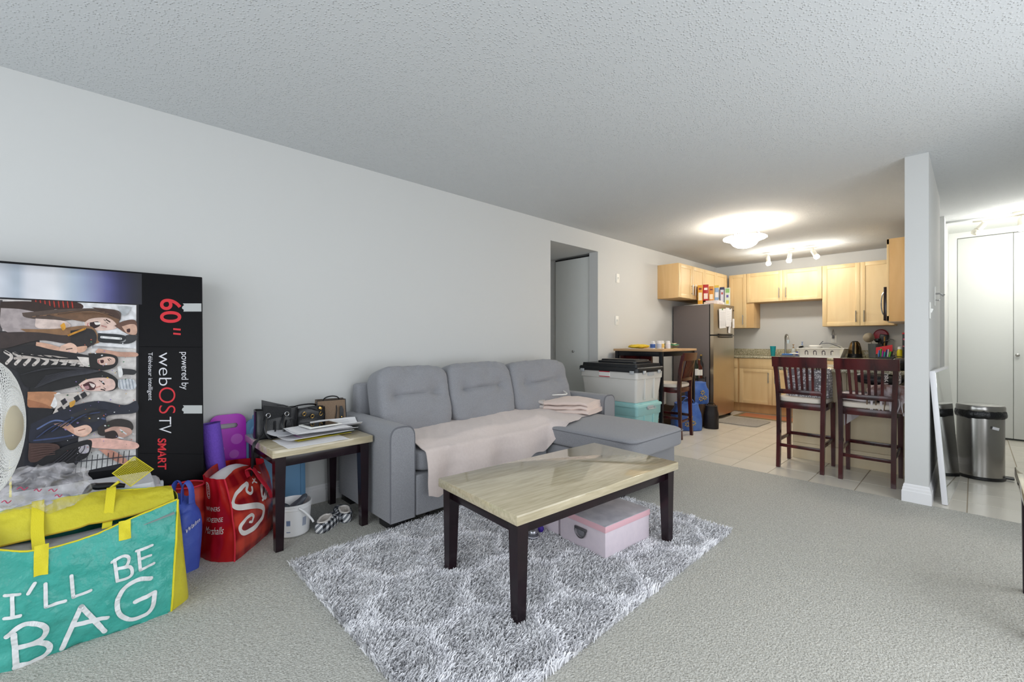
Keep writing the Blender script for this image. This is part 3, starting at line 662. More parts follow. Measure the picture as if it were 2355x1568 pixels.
# papers
mat('paper', 'eeedef', .8); mat('paper_grey', 'd9d9de', .8); mat('folder_yellow', 'd6c52e', .6); mat('folder_teal', '3f5a60', .6)
mat('ink', 'bcbcc6', .8); mat('hilite_pink', 'd9a6d6', .8); mat('hilite_green', '8fd6a4', .8)
def sheet_paper(c, rz, w, d, m, label, curl=.0, seed=0, lines=0, cat='papers', hl=None, th=.0016, group=None):
    t = thing('paper_sheet', label, cat, c, rz, group)
    f = lambda u, w_: ((u-.5)*w, (w_-.5)*d, curl*((u-.5)**2)*4*.03+.003*nz(u*3+seed, w_*3, seed)+.003)
    MB().sheet(f, 14, 10, th).build('sheet', m, t, 60)
    if lines:
        mb = MB()
        for k in range(lines):
            y0 = .12+.76*k/lines; mb.grid(lambda u, w_, y0=y0, k=k: tuple(Vector(f(.12+.76*k/lines+w_*.012, .1+u*(.5+.3*abs(math.sin(k*3.1+seed)))))+Vector((0, 0, th*.5+.0008))), 12, 2)
        mb.build('printed_lines', M['ink'], t, 0)
    if hl:
        MB().grid(lambda u, w_: tuple(Vector(f(.3+u*.45, .2+w_*.04))+Vector((0, 0, th*.5+.001))), 12, 2).build('highlight', M[hl], t, 0)
    return t
zp = TZ
PS = [((.50, .905), .02, .27, .34, 'paper', 'white sheet lying at the bottom of the paper pile', 0, 0, None),
      ((.475, .985), .10, .06, .33, 'folder_yellow', 'yellow folder edge sticking out of the paper pile', 0, 0, None),
      ((.45, 1.10), .05, .07, .16, 'folder_teal', 'dark teal folder under the paper pile', 0, 0, None),
      ((.44, .95), .12, .22, .38, 'paper', 'white printed sheet in the middle of the pile', .3, 9, 'hilite_pink'),
      ((.40, 1.02), -.1, .22, .34, 'paper', 'curling white sheet with green marker line', .5, 9, 'hilite_green'),
      ((.36, .88), .25, .22, .30, 'paper_grey', 'white letter page fanned out towards the black handbag', .4, 10, None),
      ((.37, 1.10), -.2, .21, .28, 'paper', 'white page with pink highlight next to the brown handbag', .9, 8, 'hilite_pink')]
for k, ((x, y), rz, w, d, m, lb_, curl, ln, hl) in enumerate(PS):
    sheet_paper((x, y, zp), rz, w, d, M[m], lb_, curl, k*3, ln, hl=hl); zp += .0062
for k in range(4): sheet_paper((.42+.012*k, .965+.02*math.sin(k*2), zp), .05*math.sin(k*3), .215, .30, M['paper'], 'white loose sheet stacked right under the tablet', .1, 20+k, 6, group='loose sheets under the tablet'); zp += .0042
tb = thing('tablet', 'white framed tablet lying on the pile of papers', 'tablet', (.425, .985, zp+.006), .12)
MB().bx(-.075, .075, -.10, .10, 0, .008, .004, seg=3).build('tablet_body', M['plate_white'], tb); MB().bx(-.062, .062, -.082, .082, .0075, .0086).build('screen', mat('tablet_glass', '0c0d10', .05, spec=.8), tb, 0)
# ================================================================ TV CARTON with printed picture
mat('carton_black', '0d0d11', .55, spec=.22, bump=(95, .08, .001, 'wave', 'Z')); mat('tape', 'b9bcbc', .45, alpha=1.); mat('print_red', 'd5202e', .45); mat('print_white', 'dcdce2', .45)
mat('carton_edge', '8d6f4c', .8)
BXH, BXT = 1.50, .15; BY0, BY1 = -.535, .425
box = thing('tv_carton', 'tall black television carton leaning on the wall with party photo', 'box', (.245, 0, 0))
box.rotation_euler = (0, -.045, 0)
MB().bx(-BXT, 0, BY0, BY1, .005, BXH, .004, seg=2).build('carton_body', M['carton_black'], box)
# printed sheet is laid out in the crop of the photo: u 0..1329 (58 mm steps), v rows; affine to carton face
def cf(u, v, k=0):      # crop units -> local point on the carton front, k = print layer
    a = (u*.37622-1177.5)/1004.7; q = 3.168-.213; y = q*(.6873+a*.7264)/(.7264-a*.6873); z = (1.142+(782.5-560-v*.37622)/1004.7*(.7264*q+.6873*y))*.9989+.001; return (.0006+.00022*k, y, z)
class Print:
    def __init__(s): s.items = []
    def poly(s, col, pts, k, sm=True):
        P = [(p.x, p.y) for p in bez(list(pts)+[pts[0]], len(pts)*5)][:-1] if sm else pts
        mb = MB(); s.items.append((col, mb)); mb.add([cf(a, b, k) for a, b in P], [tuple(range(len(P)))])
    def line(s, col, pts, w, k): mb = MB(); s.items.append((col, mb)); ribbon(mb, pts, w, lambda a, b: cf(a, b, k), 16)
pr = Print()
# top band: cloudy fade
tb_ = MB(); cols = [(-331, 'b4bac6'), (0, 'c3c7d0'), (100, 'a3adba'), (170, 'd2d3da'), (330, 'd8d9de'), (430, 'aeb9c6'), (520, '98a2bd'), (600, '7c7fa6'), (660, '55568a'), (730, '34345c'), (800, '22223a'), (870, '1d1d26')]
me_cols = []
nU = 44
for i in range(nU+1):
    u = lerp(-330, 870, i/nU)
    for (a, ca), (b, cb) in zip(cols, cols[1:]):
        if a <= u <= b: c = [lerp(x, y, (u-a)/(b-a)) for x, y in zip(lin(ca), lin(cb))]
    for j in range(5):
        v = lerp(110, 330, j/4)+lerp(.078, .045, j/4)*u; f = (.55+.45*min(1, j/1.5+.2))*(1+.12*nz(u*.01, j*.8, 2)); me_cols.append([q*f for q in c]); tb_.v.append(cf(u, v, 1))
for i in range(nU):
    for j in range(4): tb_.f.append((i*5+j, (i+1)*5+j, (i+1)*5+j+1, i*5+j+1)); tb_.m.append(0)
def vcol(o, cols):
    at = o.data.color_attributes.new('col', 'FLOAT_COLOR', 'POINT')
    for i, c in enumerate(cols): at.data[i].color = (*c, 1)
mat('print_fade', 'ffffff', .45, attr='col')
vcol(tb_.build('printed_sky_band', M['print_fade'], box, 0), me_cols)
# tv frame and photo ground
pr.poly('1a191f', [(-330, 306), (850, 366), (842, 1360), (-330, 1505)], 2, False); pr.poly('cfc8c6', [(-330, 320), (836, 372), (830, 1322), (380, 1412), (-330, 1490)], 3, False)
pr.poly('4a4446', [(-330, 330), (10, 340), (10, 700), (-330, 640)], 4, False); pr.poly('26252b', [(-330, 640), (230, 690), (230, 1430), (-330, 1480)], 4, False); pr.poly('1c1d27', [(150, 1000), (330, 1010), (480, 1180), (470, 1300), (380, 1405), (150, 1430)], 5, False); pr.poly('2c2829', [(-330, 520), (240, 540), (240, 760), (-330, 760)], 5, False)
pr.poly('e9e9ec', [(470, 355), (832, 372), (832, 640), (560, 640)], 4, False)
pr.poly('d8d3d0', [(560, 620), (832, 640), (830, 980), (560, 980)], 4, False); pr.poly('dcdcdc', [(440, 1290), (830, 1230), (828, 1322), (440, 1404)], 4, False)
K = [6]
def P_(col, pts, sm=True): K[0] += 1; pr.poly(col, pts, K[0], sm)
def L_(col, pts, w): K[0] += 1; pr.line(col, pts, w, K[0])
# woman 1: plaid, hair, face
P_('3a211c', [(190, 340), (470, 355), (480, 400), (200, 385)]); 
for i in range(9): L_('b5372c', [(215+i*28, 344+i*1.2), (220+i*28, 378+i*1.2)], 8)
P_('35251f', [(0, 350), (210, 352), (330, 400), (120, 440), (0, 420)])
P_('a89c9c', [(0, 390), (140, 400), (300, 440), (360, 500), (200, 560), (60, 545), (0, 500)])
P_('57473f', [(130, 420), (420, 395), (700, 400), (740, 450), (700, 480), (540, 455), (350, 470), (160, 450)]); P_('7a5a43', [(280, 430), (520, 405), (690, 430), (730, 470), (690, 500), (480, 470)])
P_('4a352c', [(560, 385), (700, 405), (735, 455), (700, 450)]); P_('e1c3b6', [(515, 480), (560, 455), (660, 452), (712, 490), (700, 520), (600, 530), (530, 515)])
P_('2a1114', [(548, 480), (600, 474), (610, 500), (570, 518), (552, 505)]); P_('f0eae4', [(575, 478), (612, 480), (610, 492), (585, 494)]); L_('3a241f', [(650, 462), (672, 476)], 7); L_('c98f86', [(622, 500), (650, 508)], 8)
P_('d9c5bd', [(215, 455), (390, 470), (420, 510), (230, 515)]); P_('8f6a4a', [(120, 520), (330, 520), (540, 500), (600, 560), (590, 610), (420, 560), (220, 560)]); P_('3b2f2d', [(0, 540), (220, 540), (420, 560), (520, 520), (580, 560), (570, 620), (400, 610), (230, 590), (0, 640)])
P_('2a2627', [(430, 530), (560, 520), (590, 590), (520, 640), (440, 620)])
# man at right, kitchen things
P_('6b4b3d', [(700, 500), (760, 470), (832, 470), (832, 560), (770, 545)]); P_('d1a893', [(745, 505), (800, 490), (834, 500), (834, 552), (780, 548)]); P_('3a1517', [(775, 522), (795, 518), (795, 540), (778, 540)])
P_('23262a', [(600, 545), (760, 560), (740, 600), (610, 600)]); L_('e4e4e4', [(620, 570), (740, 580)], 14); P_('b8bcc0', [(720, 380), (800, 385), (760, 440)])
P_('303134', [(610, 600), (760, 600), (770, 560), (832, 560), (832, 590), (770, 612)])
# hands with lens
P_('d3a68e', [(220, 600), (290, 610), (400, 640), (470, 630), (470, 665), (400, 685), (300, 650), (225, 630)]); P_('dfb8a4', [(370, 625), (430, 605), (470, 630), (465, 670), (410, 690), (365, 660)]); L_('4a3530', [(405, 645), (440, 640)], 6); P_('d3a68e', [(470, 630), (530, 625), (520, 655), (478, 665)])
P_('c79a86', [(600, 640), (720, 660), (832, 665), (832, 690), (700, 688), (590, 668)])
# patterned cardigan
P_('211f22', [(20, 650), (180, 620), (330, 650), (560, 690), (560, 760), (300, 760), (120, 780), (0, 700)])
for i in range(9):
    L_('cdc4be', [(30+i*55, 660+i*8), (70+i*55, 690+i*6), (40+i*55, 730+i*4)], 20)
L_('bdb2ab', [(90, 700), (300, 690), (540, 730)], 16); L_('1b191b', [(120, 675), (330, 700), (540, 705)], 9)
P_('ded6d0', [(470, 690), (560, 700), (590, 740), (520, 750)])
# woman small
P_('1d1a1b', [(540, 670), (640, 670), (715, 690), (715, 740), (660, 770), (560, 770)]); P_('dcb9aa', [(595, 705), (650, 690), (700, 700), (695, 735), (630, 742), (598, 728)]); P_('43171b', [(612, 712), (632, 710), (634, 726), (618, 730)]); L_('33211f', [(660, 705), (668, 715)], 5)
# woman centre: black hair, open laugh
P_('1a191c', [(190, 870), (350, 790), (540, 770), (650, 785), (718, 830), (715, 880), (660, 900), (560, 850), (430, 880), (300, 905), (190, 905)]); P_('121114', [(100, 760), (330, 740), (560, 760), (620, 790), (420, 810), (180, 880)])
P_('e3c2b8', [(480, 860), (530, 830), (620, 818), (690, 830), (705, 870), (680, 895), (600, 900), (520, 895)]); P_('4a1f28', [(505, 862), (550, 842), (585, 862), (575, 892), (530, 892)]); P_('e8d9d4', [(545, 850), (580, 862), (572, 880), (556, 870)]); P_('b4848a', [(515, 872), (540, 868), (545, 886), (522, 888)])
L_('262022', [(622, 842), (636, 858)], 9); L_('2e2624', [(618, 890), (640, 895)], 7); L_('c99a90', [(585, 880), (610, 872)], 8)
P_('b9835f', [(170, 905), (330, 905), (345, 930), (300, 1015), (180, 1000)]); P_('eceaea', [(310, 990), (345, 915), (375, 925), (340, 1000)]); P_('a16b4c', [(170, 950), (290, 985), (300, 1015), (180, 1000)])
P_('c9c0ba', [(330, 920), (520, 905), (540, 925), (440, 970), (420, 1030), (330, 1100), (315, 1060), (350, 980)])
for i, (a, b) in enumerate(((370, 960), (400, 1000), (350, 1010), (380, 1045), (330, 1060), (450, 940), (490, 920))): P_('26242a', [(a, b), (a+28, b-18), (a+44, b+8), (a+16, b+28)], False)
P_('15151c', [(170, 1000), (320, 1010), (310, 1060), (340, 1110), (280, 1180), (190, 1210)]); P_('1d2030', [(190, 1100), (420, 1000), (600, 960), (760, 985), (832, 960), (832, 1030), (660, 1050), (640, 1110), (480, 1180), (200, 1220)])
L_('5a6a96', [(230, 1130), (330, 1080), (420, 1090)], 9); L_('46557f', [(440, 1060), (560, 1050), (640, 1070)], 10); L_('39466e', [(210, 1200), (380, 1180), (470, 1160)], 9)
P_('2a2a30', [(420, 1050), (560, 1000), (640, 1040), (560, 1090)]); P_('d5a38c', [(330, 1100), (410, 1090), (470, 1130), (540, 1110), (562, 1140), (520, 1175), (470, 1170), (400, 1130)]); P_('e3bba8', [(450, 1125), (530, 1105), (562, 1140), (500, 1175), (460, 1160)]); L_('8a5a4c', [(480, 1140), (520, 1130)], 5)
# man with glasses
P_('2b2423', [(600, 1120), (700, 1070), (790, 1080), (815, 1120), (790, 1140), (690, 1120), (640, 1170), (600, 1160)]); P_('c09a8c', [(640, 1135), (700, 1115), (790, 1125), (800, 1160), (720, 1190), (650, 1180)]); P_('2a1d1d', [(640, 1150), (700, 1140), (720, 1180), (650, 1188)]); L_('dddde0', [(735, 1135), (770, 1160)], 8); L_('dddde0', [(722, 1180), (750, 1186)], 8)
P_('e7b7aa', [(540, 1190), (640, 1185), (826, 1210), (826, 1250), (640, 1248), (550, 1235)]); P_('c68f7c', [(600, 1252), (690, 1260), (780, 1320), (760, 1345), (680, 1310)])
P_('4a342f', [(180, 1215), (350, 1222), (345, 1280), (190, 1330)]); P_('141318', [(210, 1340), (340, 1260), (470, 1210), (560, 1200), (540, 1290), (480, 1330), (440, 1395), (380, 1415), (230, 1410)]); P_('b9b4bb', [(480, 1240), (540, 1225), (540, 1270), (490, 1275)])
for i in range(11): L_('2a2a30', [(470+i*32, 1300-i*4), (462+i*32, 1396-i*7)], 5)
L_('3a3a42', [(460, 1328), (828, 1290)], 6)
# kettle, lamp, confetti
P_('27282c', [(722, 760), (825, 772), (820, 800), (760, 800), (730, 815)]); P_('e6e6e6', [(718, 752), (740, 750), (750, 800), (728, 815)]); P_('c8ccd2', [(720, 830), (815, 830), (825, 885), (730, 885)])
for i in range(5): L_('8a93a0', [(725+i*20, 830), (735+i*20, 885)], 4)
rr = random.Random(5)
CC = ['c9a03e', '8a6fb0', '2d2a30', 'd9d9dd', 'b8553f', '4f7a5a', 'a08fc0']; cfm = MB(); K[0] += 1
for i in range(90):
    u, v = rr.uniform(400, 822), rr.uniform(560, 1300); s_ = rr.uniform(3, 9); a = rr.uniform(0, 3)
    cfm.add([cf(p, q, K[0]) for p, q in ((u+s_*math.cos(a), v+s_*.5*math.sin(a)), (u-s_*.4*math.sin(a), v+s_*.6*math.cos(a)), (u-s_*math.cos(a), v-s_*.5*math.sin(a)), (u+s_*.4*math.sin(a), v-s_*.6*math.cos(a)))], [(0, 1, 2, 3)], rr.randrange(7))
P_('d89a2e', [(368, 500), (392, 484), (402, 515), (384, 530)]); L_('c88a2a', [(420, 560), (520, 520)], 12); P_('c9963a', [(425, 970), (460, 955), (455, 985), (430, 998)])
for i in range(9): L_('3a3a42', [(215+i*8, 880-i*9), (380+i*10, 822-i*6), (560+i*9, 790-i*2)], 3)
for i in range(7): L_('2e2d33', [(130+i*20, 800-i*6), (300+i*20, 765-i*2), (480+i*16, 768)], 3)
for i in range(8): L_(('8d6c50', '3f2d24', '6b4f3c')[i % 3], [(200+i*22, 446-i*2), (420+i*18, 424-i*2), (640+i*8, 420+i*3)], 4)
for i in range(6): L_(('2f3a5e', '15161f')[i % 2], [(230+i*45, 1180-i*18), (330+i*45, 1110-i*16), (450+i*40, 1075-i*12)], 7)
for i in range(5): L_('5c4440', [(195, 1240+i*16), (270, 1232+i*14), (340, 1238+i*10)], 4)
for i in range(5): L_('2a2830', [(260+i*50, 1370-i*16), (330+i*45, 1330-i*18), (420+i*25, 1260-i*8)], 5)
for i in range(6): L_('1f1d20', [(20+i*60, 650+i*8), (60+i*60, 672+i*6)], 7)
for u, v in ((640, 470), (655, 486), (672, 706), (640, 884), (612, 838)): L_('2c1d1c', [(u-5, v-4), (u+6, v+3)], 4)
for u, v in ((540, 494), (500, 870), (605, 720)): L_('b0525a', [(u, v-8), (u-5, v+2), (u+2, v+12)], 4)
ph = tag(bpy.data.objects.new('printed_photo', None), 'printed photo of laughing people at a party with confetti'); C.objects.link(ph); ph.parent = box
for col, mb in pr.items: mb.build('print_patch', mat('pr_'+col, col, .42, var=(38, .45, tuple(int(int(col[i:i+2], 16)*.72) for i in (0, 2, 4)))), ph, 0)
# lettering reads downwards
cfo = cfm.build('confetti', [flat('cf_'+c, c, .42) for c in CC], ph, 0); cfo['kind'] = 'stuff'
def down(u0, v0, k=1): return lambda x, y: cf(u0+y, v0+x, k)
def word(s, u0, v0, v1, capu, m, bold=0.):
    mb = MB(); v, f = text_geo(s, 1, bold); x0 = min(p[0] for p in v); x1 = max(p[0] for p in v); y1 = max(p[1] for p in v); y0 = min(p[1] for p in v)
    cap = .73 if s != '"' else y1
    fn = down(u0, v0); mb.add([fn((p[0]-x0)/(x1-x0)*(v1-v0), p[1]/cap*capu) for p in v], f)
    return mb.build('lettering', M[m], box, 0)
word('60', 985, 333, 482, 132, 'print_red', .012); 
mb = MB(); 
for a in (0, 28): ribbon(mb, [(1062, 520+a), (1108, 524+a)], 11, lambda u, v: cf(u, v, 1), 6, ends=False)
mb.build('lettering', M['print_red'], box, 0)
word('powered by', 1112, 662, 892, 44, 'print_white'); word('web', 972, 664, 868, 84, 'print_white', -.012); word('OS', 972, 878, 1038, 108, 'print_red', -.012); word('TV', 972, 1058, 1158, 80, 'print_white', -.008); word('SMART', 965, 1190, 1378, 52, 'print_red', .02); word('Téléviseur intelligent', 908, 664, 958, 28, 'print_white')
for u, v in ((1122, 362), (1118, 988)):
    mb = MB(); mb.sheet(lambda a, b: tuple(Vector(cf(u+(1236-u)*a+8*math.sin(b*9)*(1-a), v+50*b, 0))+Vector((.0008, 0, 0))), 8, 6, .0008); mb.build('tape_strip', M['tape'], box, 30)
for v in (628, 1010+270): MB().tube([cf(855, v, 0), cf(1236, v+4, 0)], .0015, 5).build('crease', M['carton_black'], box)

# ================================================================ STORAGE BIN behind the big bag
mat('bin_blue', '9db4d2', .35); mat('bin_white', 'e3e4e8', .3); mat('clip_grey', 'b5b9bd', .4)
bn = thing('storage_bin', 'pale blue storage bin with white lid behind the teal bag', 'storage bin', (.408, 0, .004))
def tub(mb, x0, x1, y0, y1, z0, z1, taper=.03, th=.004, r=.03):
    R = []
    def ring(ix, z): return [(p[0], p[1], z) for p in rr_loop((x0+x1)/2, (y0+y1)/2, x1-x0-2*ix, y1-y0-2*ix, max(.005, r-ix*.3), z, 4)]
    R = [ring(taper, z0), ring(taper*.9, z0+.01), ring(0, z1), ring(th, z1), ring(taper+th, z0+.012)]
    return mb.rings(R, True, True, True)
tub(MB(), -.14, .14, -.40, .20, 0, .40).build('tub', M['bin_blue'], bn)
def lidm(x0, x1, y0, y1, z, h, r=.04):
    mb = MB(); R = []
    for ix, zz in ((0, z), (0, z+h*.45), (.010, z+h*.6), (.03, z+h*.6), (.036, z+h), (.05, z+h)):
        R.append(rr_loop((x0+x1)/2, (y0+y1)/2, x1-x0-2*ix, y1-y0-2*ix, max(.006, r-ix*.5), zz, 5))
    return mb.rings(R)
lidm(-.155, .155, -.42, .225, .40, .075).build('lid', M['bin_white'], bn, 40)
MB().box((.157, .19, .435), (.02, .045, .03), .004).build('latch', M['clip_grey'], bn); MB().box((.05, .222, .44), (.03, .014, .035), .004).build('latch', M['clip_grey'], bn)

# ================================================================ BIG TEAL BAG
mat('teal_plastic', '3fa89c', .32, spec=.5, bump=(34, .7, .010), var=(9, .35, '62bcb0')); mat('bag_yellow', 'd6cc3a', .35, bump=(30, .5, .01), var=(6, .4, 'c3b41e')); mat('strap_yellow', 'e3d52c', .6, bump=(300, .6, .002)); mat('bag_inner', '9a9b9d', .4, bump=(30, .4, .01)); mat('letter_white', 'e6e8ea', .45)
bag = thing('shopping_bag', 'big teal woven plastic bag with yellow handles and white lettering', 'bag', (0, 0, 0))
def bagfront(y, z, off=0.):
    # slightly bulged, leaning back towards the top
    v = z/.44; u = (y+.29)/.51
    x = .885-.03*u-.055*v*v+.022*math.sin(PI*min(1, max(0, u)))*math.sin(PI*min(1, v)*.9)+.012*nz(u*5, v*5, 1.5)+.007*nz(u*14+v*6, v*12, .5)+.004*nz(u*30, v*34, 2)
    return (x+off, y, z)
def ztop(u): return lerp(.425, .452, u)-.048*math.sin(PI*u)-.012*math.sin(2*PI*u)
def F_(u, v): y = -.29+.51*u+.028*v*u; return bagfront(y, .004+(ztop(u)-.004)*v)
MB().sheet(F_, 44, 36, .002).build('front_panel', M['teal_plastic'], bag, 70)
def G_(u, v):   # right gusset, front seam (u=0) to rear (u=1), folded inwards
    a = Vector(F_(1, v)); b = Vector((.60, .262-.02*v, .004+.45*v)); p = a.lerp(b, u); p.y += .035*math.sin(PI*u)*(1-.7*v)+.03*(1-v)*math.exp(-((u-.25)/.2)**2); return tuple(p)
MB().sheet(G_, 14, 16, .002).build('side_gusset', M['bag_yellow'], bag, 70)
def rear_top(u): return Vector((.60+.01*math.sin(u*7), lerp(-.31, .246, u), lerp(.485, .462, u)+.022*math.sin(PI*u)))
MB().sheet(lambda u, v: (lerp(.57, rear_top(u).x, v)+.012*nz(u*6, v*5, 4), lerp(lerp(-.30, -.31, v), lerp(.25, .246, v), u), .004+(rear_top(u).z-.004)*v), 30, 14, .002).build('rear_panel', M['teal_plastic'], bag, 70)
def Hh(u, v):   # yellow top flap hanging from the rear rim towards the front, leaves a slit
    a = rear_top(u); b = Vector((.735+.02*u, lerp(-.30, .243, u), .398+.025*u+.02*smooth(.75, 1, u))); p = a.lerp(b, v); p.z += .012*math.sin(PI*v)-.006*v+.007*nz(u*9, v*4, 2.2)+.003*nz(u*25, v*12, .2); return tuple(p)
MB().sheet(Hh, 44, 14, .002).build('top_flap', M['bag_yellow'], bag, 70)
MB().sheet(lambda u, v: (lerp(.72, .83, v), lerp(-.29, .235, u), lerp(.392, .384, v)+.02*u-.026*math.sin(PI*u)), 20, 4, .002).build('inner_lining', M['bag_inner'], bag, 70)
MB().sheet(lambda u, v: (lerp(.885, .57, u), -.292+.01*math.sin(PI*u)-.02*u*v, .004+lerp(ztop(0), .485, u)*v), 8, 12, .002).build('side_gusset', M['bag_yellow'], bag, 70)
MB().bx(.58, .86, -.28, .21, .004, .008).build('bag_bottom', M['teal_plastic'], bag, 0)
MB().tube([F_(i/30, 1) for i in range(31)], .0035, 6).build('rim_piping', M['strap_yellow'], bag); MB().tube([tuple(rear_top(i/30)+Vector((.004, 0, -.004))) for i in range(31)], .0035, 6).build('rim_piping', M['strap_yellow'], bag)
MB().tube([tuple(Vector(F_(1, 1-i/20))+Vector((.003, .002, 0))) for i in range(21)], .004, 6).build('seam_piping', M['strap_yellow'], bag)
MB().tube([tuple(Vector(Hh(i/24, 1))) for i in range(25)], .003, 6).build('zip_edge', mat('zip_yellow', 'b89a1e', .6), bag)
def strap(pts, w, name='handle_strap'):
    P = bez(pts, 24); mb = MB()
    def fn(u, v): i = min(len(P)-1, int(round(v*(len(P)-1)))); p = P[i]; return (p.x, p.y+(u-.5)*w, p.z)
    mb.sheet(fn, 4, len(P), .0025); return mb.build(name, M['strap_yellow'], bag, 60)
strap([(.596, -.175, .46), (.606, -.175, .503), (.66, -.172, .478), (.74, -.168, .425), (.80, -.16, .375), (.835, -.155, .355)], .034); strap([(.596, .04, .46), (.608, .04, .507), (.66, .037, .485), (.72, .03, .43), (.76, .024, .385)], .030)
for y0, z0, z1 in ((-.150, .300, .402), (.076, .350, .418)):
    mb = MB(); mb.sheet(lambda u, v: bagfront(y0-.018+.036*u, lerp(z1, z0, v), .004), 6, 12, .003); mb.build('handle_patch', M['strap_yellow'], bag, 60)
small = [[(-0.235, 0.262), (-0.201, 0.256)], [(-0.218, 0.259), (-0.216, 0.185)], [(-0.235, 0.188), (-0.199, 0.183)], [(-0.165, 0.278), (-0.18, 0.25)], [(-0.139, 0.266), (-0.137, 0.188)], [(-.137, .188), (-0.089, 0.188)], [(-0.073, 0.272), (-0.068, 0.192)], [(-.068, .192), (-0.022, 0.2)], [(0.045, 0.284), (0.053, 0.207)], [(0.038, 0.279), (0.069, 0.291), (0.087, 0.279), (0.081, 0.253), (0.053, 0.247)], [(0.053, 0.249), (0.088, 0.244), (0.097, 0.222), (0.088, 0.205), (0.053, 0.205)], [(0.117, 0.293), (0.122, 0.218)], [(0.111, 0.294), (0.16, 0.298)], [(0.12, 0.258), (0.155, 0.26)], [(0.122, 0.218), (0.165, 0.225)]]
big = [[(-0.213, 0.123), (-0.207, 0.014)], [(-0.229, 0.125), (-0.191, 0.149), (-0.151, 0.134), (-0.136, 0.107), (-0.15, 0.08), (-0.207, 0.074)], [(-0.207, 0.077), (-0.153, 0.07), (-0.128, 0.042), (-0.138, 0.016), (-0.172, 0.010), (-0.209, 0.014)], [(-0.097, 0.016), (-0.047, 0.152)], [(-.047, .152), (0.017, 0.027)], [(-0.066, 0.089), (0.024, 0.079)], [(0.155, 0.17), (0.116, 0.184), (0.073, 0.167), (0.053, 0.126), (0.06, 0.074), (0.092, 0.038), (0.135, 0.035), (0.159, 0.056), (0.167, 0.111)], [(0.106, 0.101), (0.167, 0.112)]]
mb = MB(); fnb = lambda a, b: bagfront(a, b, .0045)
for st in small: ribbon(mb, st, .0105, fnb, 30)
for st in big: ribbon(mb, st, .0155, fnb, 40)
mb.build('lettering', M['letter_white'], bag, 0)
# ---------------------------------------------------------------- things sticking out of the teal bag
sw = thing('fly_swatter', 'yellow plastic fly swatter sticking out of the teal bag', 'fly swatter', (0, 0, 0)); mat('swat_yellow', 'dccf2e', .5)
A, B, D_, E2 = [Vector((.585+.02*(z > .6), y, z)) for y, z in ((.116, .625), (.182, .552), (.104, .492), (.044, .562))]
mb = MB(); mb.tube([A, B, D_, E2], .0028, 6, closed=True)
for k in range(1, 17):
    t = k/17; mb.tube([A.lerp(B, t), E2.lerp(D_, t)], .0008, 4); mb.tube([A.lerp(E2, t), B.lerp(D_, t)], .0008, 4)
mb.build('mesh_paddle', M['swat_yellow'], sw)
MB().tube([(.586, .066, .522), (.582, .045, .505), (.578, .02, .484), (.575, .0, .455)], [.006, .005, .004, .004], 8).build('handle', M['swat_yellow'], sw)
mb = MB(); mb.tube(bez([(.55, -.055, .46), (.55, -.025, .508), (.55, .0, .506), (.55, .05, .500), (.55, .085, .49)], 20), [.014+.010*abs(math.sin(i*.16)) for i in range(21)], 10, flat=.6)
tag(mb.build('frying_pan_handle', mat('bakelite', '18181c', .35)), 'black curved plastic handle sticking out of the teal bag', 'handle')
# clear plastic bag with red print
def film_mat():
    m = bpy.data.materials.new('clear_film'); m.use_nodes = True; nt = m.node_tree; N = nt.nodes; Lk = nt.links; b = N['Principled BSDF']
    b.inputs['Base Color'].default_value = (*lin('d9d6dc'), 1); b.inputs['Roughness'].default_value = .12; b.inputs['Specular IOR Level'].default_value = .9
    tc = N.new('ShaderNodeTexCoord'); t = N.new('ShaderNodeTexNoise'); t.inputs['Scale'].default_value = 22; t.inputs['Detail'].default_value = 4; Lk.new(tc.outputs['Object'], t.inputs['Vector'])
    r = N.new('ShaderNodeValToRGB'); e = r.color_ramp.elements; e[0].position = .35; e[0].color = (.05, .05, .05, 1); e[1].position = .72; e[1].color = (.42, .42, .42, 1); Lk.new(t.outputs['Fac'], r.inputs[0]); Lk.new(r.outputs[0], b.inputs['Alpha'])
    M['clear_film'] = m; return m
film_mat()
def crumple(c, d, n, seed, amp, p=2.4):
    mb = MB()
    def fn(q, x, y, z):
        w = Vector((q.x*9+seed, q.y*9, q.z*9)); r = abs(noise.noise(w))*2+abs(noise.noise(w*2.3)); q *= 1-amp*r; q += noise.noise_vector(w*3)*amp*.03; return q
    soft_box(mb, c, d, n, p, fn=fn); return mb
pb = thing('plastic_bag', 'crumpled clear plastic bag with red print behind the fan', 'plastic bag', (.57, -.16, 0))
crumple((0, 0, .525), (.26, .30, .24), 26, 3, .28).build('film', M['clear_film'], pb, 25)
for (y, z, s) in ((.03, .575, .012), (.045, .55, .010), (-.05, .60, .014), (-.09, .56, .012), (-.01, .585, .010)):
    MB().tube(bez([(.116, y-s, z-.02), (.12, y-s*.3, z-.02+s*.5), (.122, y+s*.3, z-.025), (.118, y+s, z-.018)], 12), .0018, 5).build('red_print', mat('film_red', 'b03a5c', .6), pb)
crumple((0, .0, .46), (.16, .2, .10), 14, 9, .2).build('bag_content', mat('content_pale', 'b9bcc6', .7), pb, 40)
tag(MB().bx(.36, .366, -.275, -.268, .42, .65).add([(.36, -.275, .42), (.366, -.275, .42)], []).build('yellow_rod', M['strap_yellow'], None, 0), 'thin yellow upright strip beside the fan', 'strip')
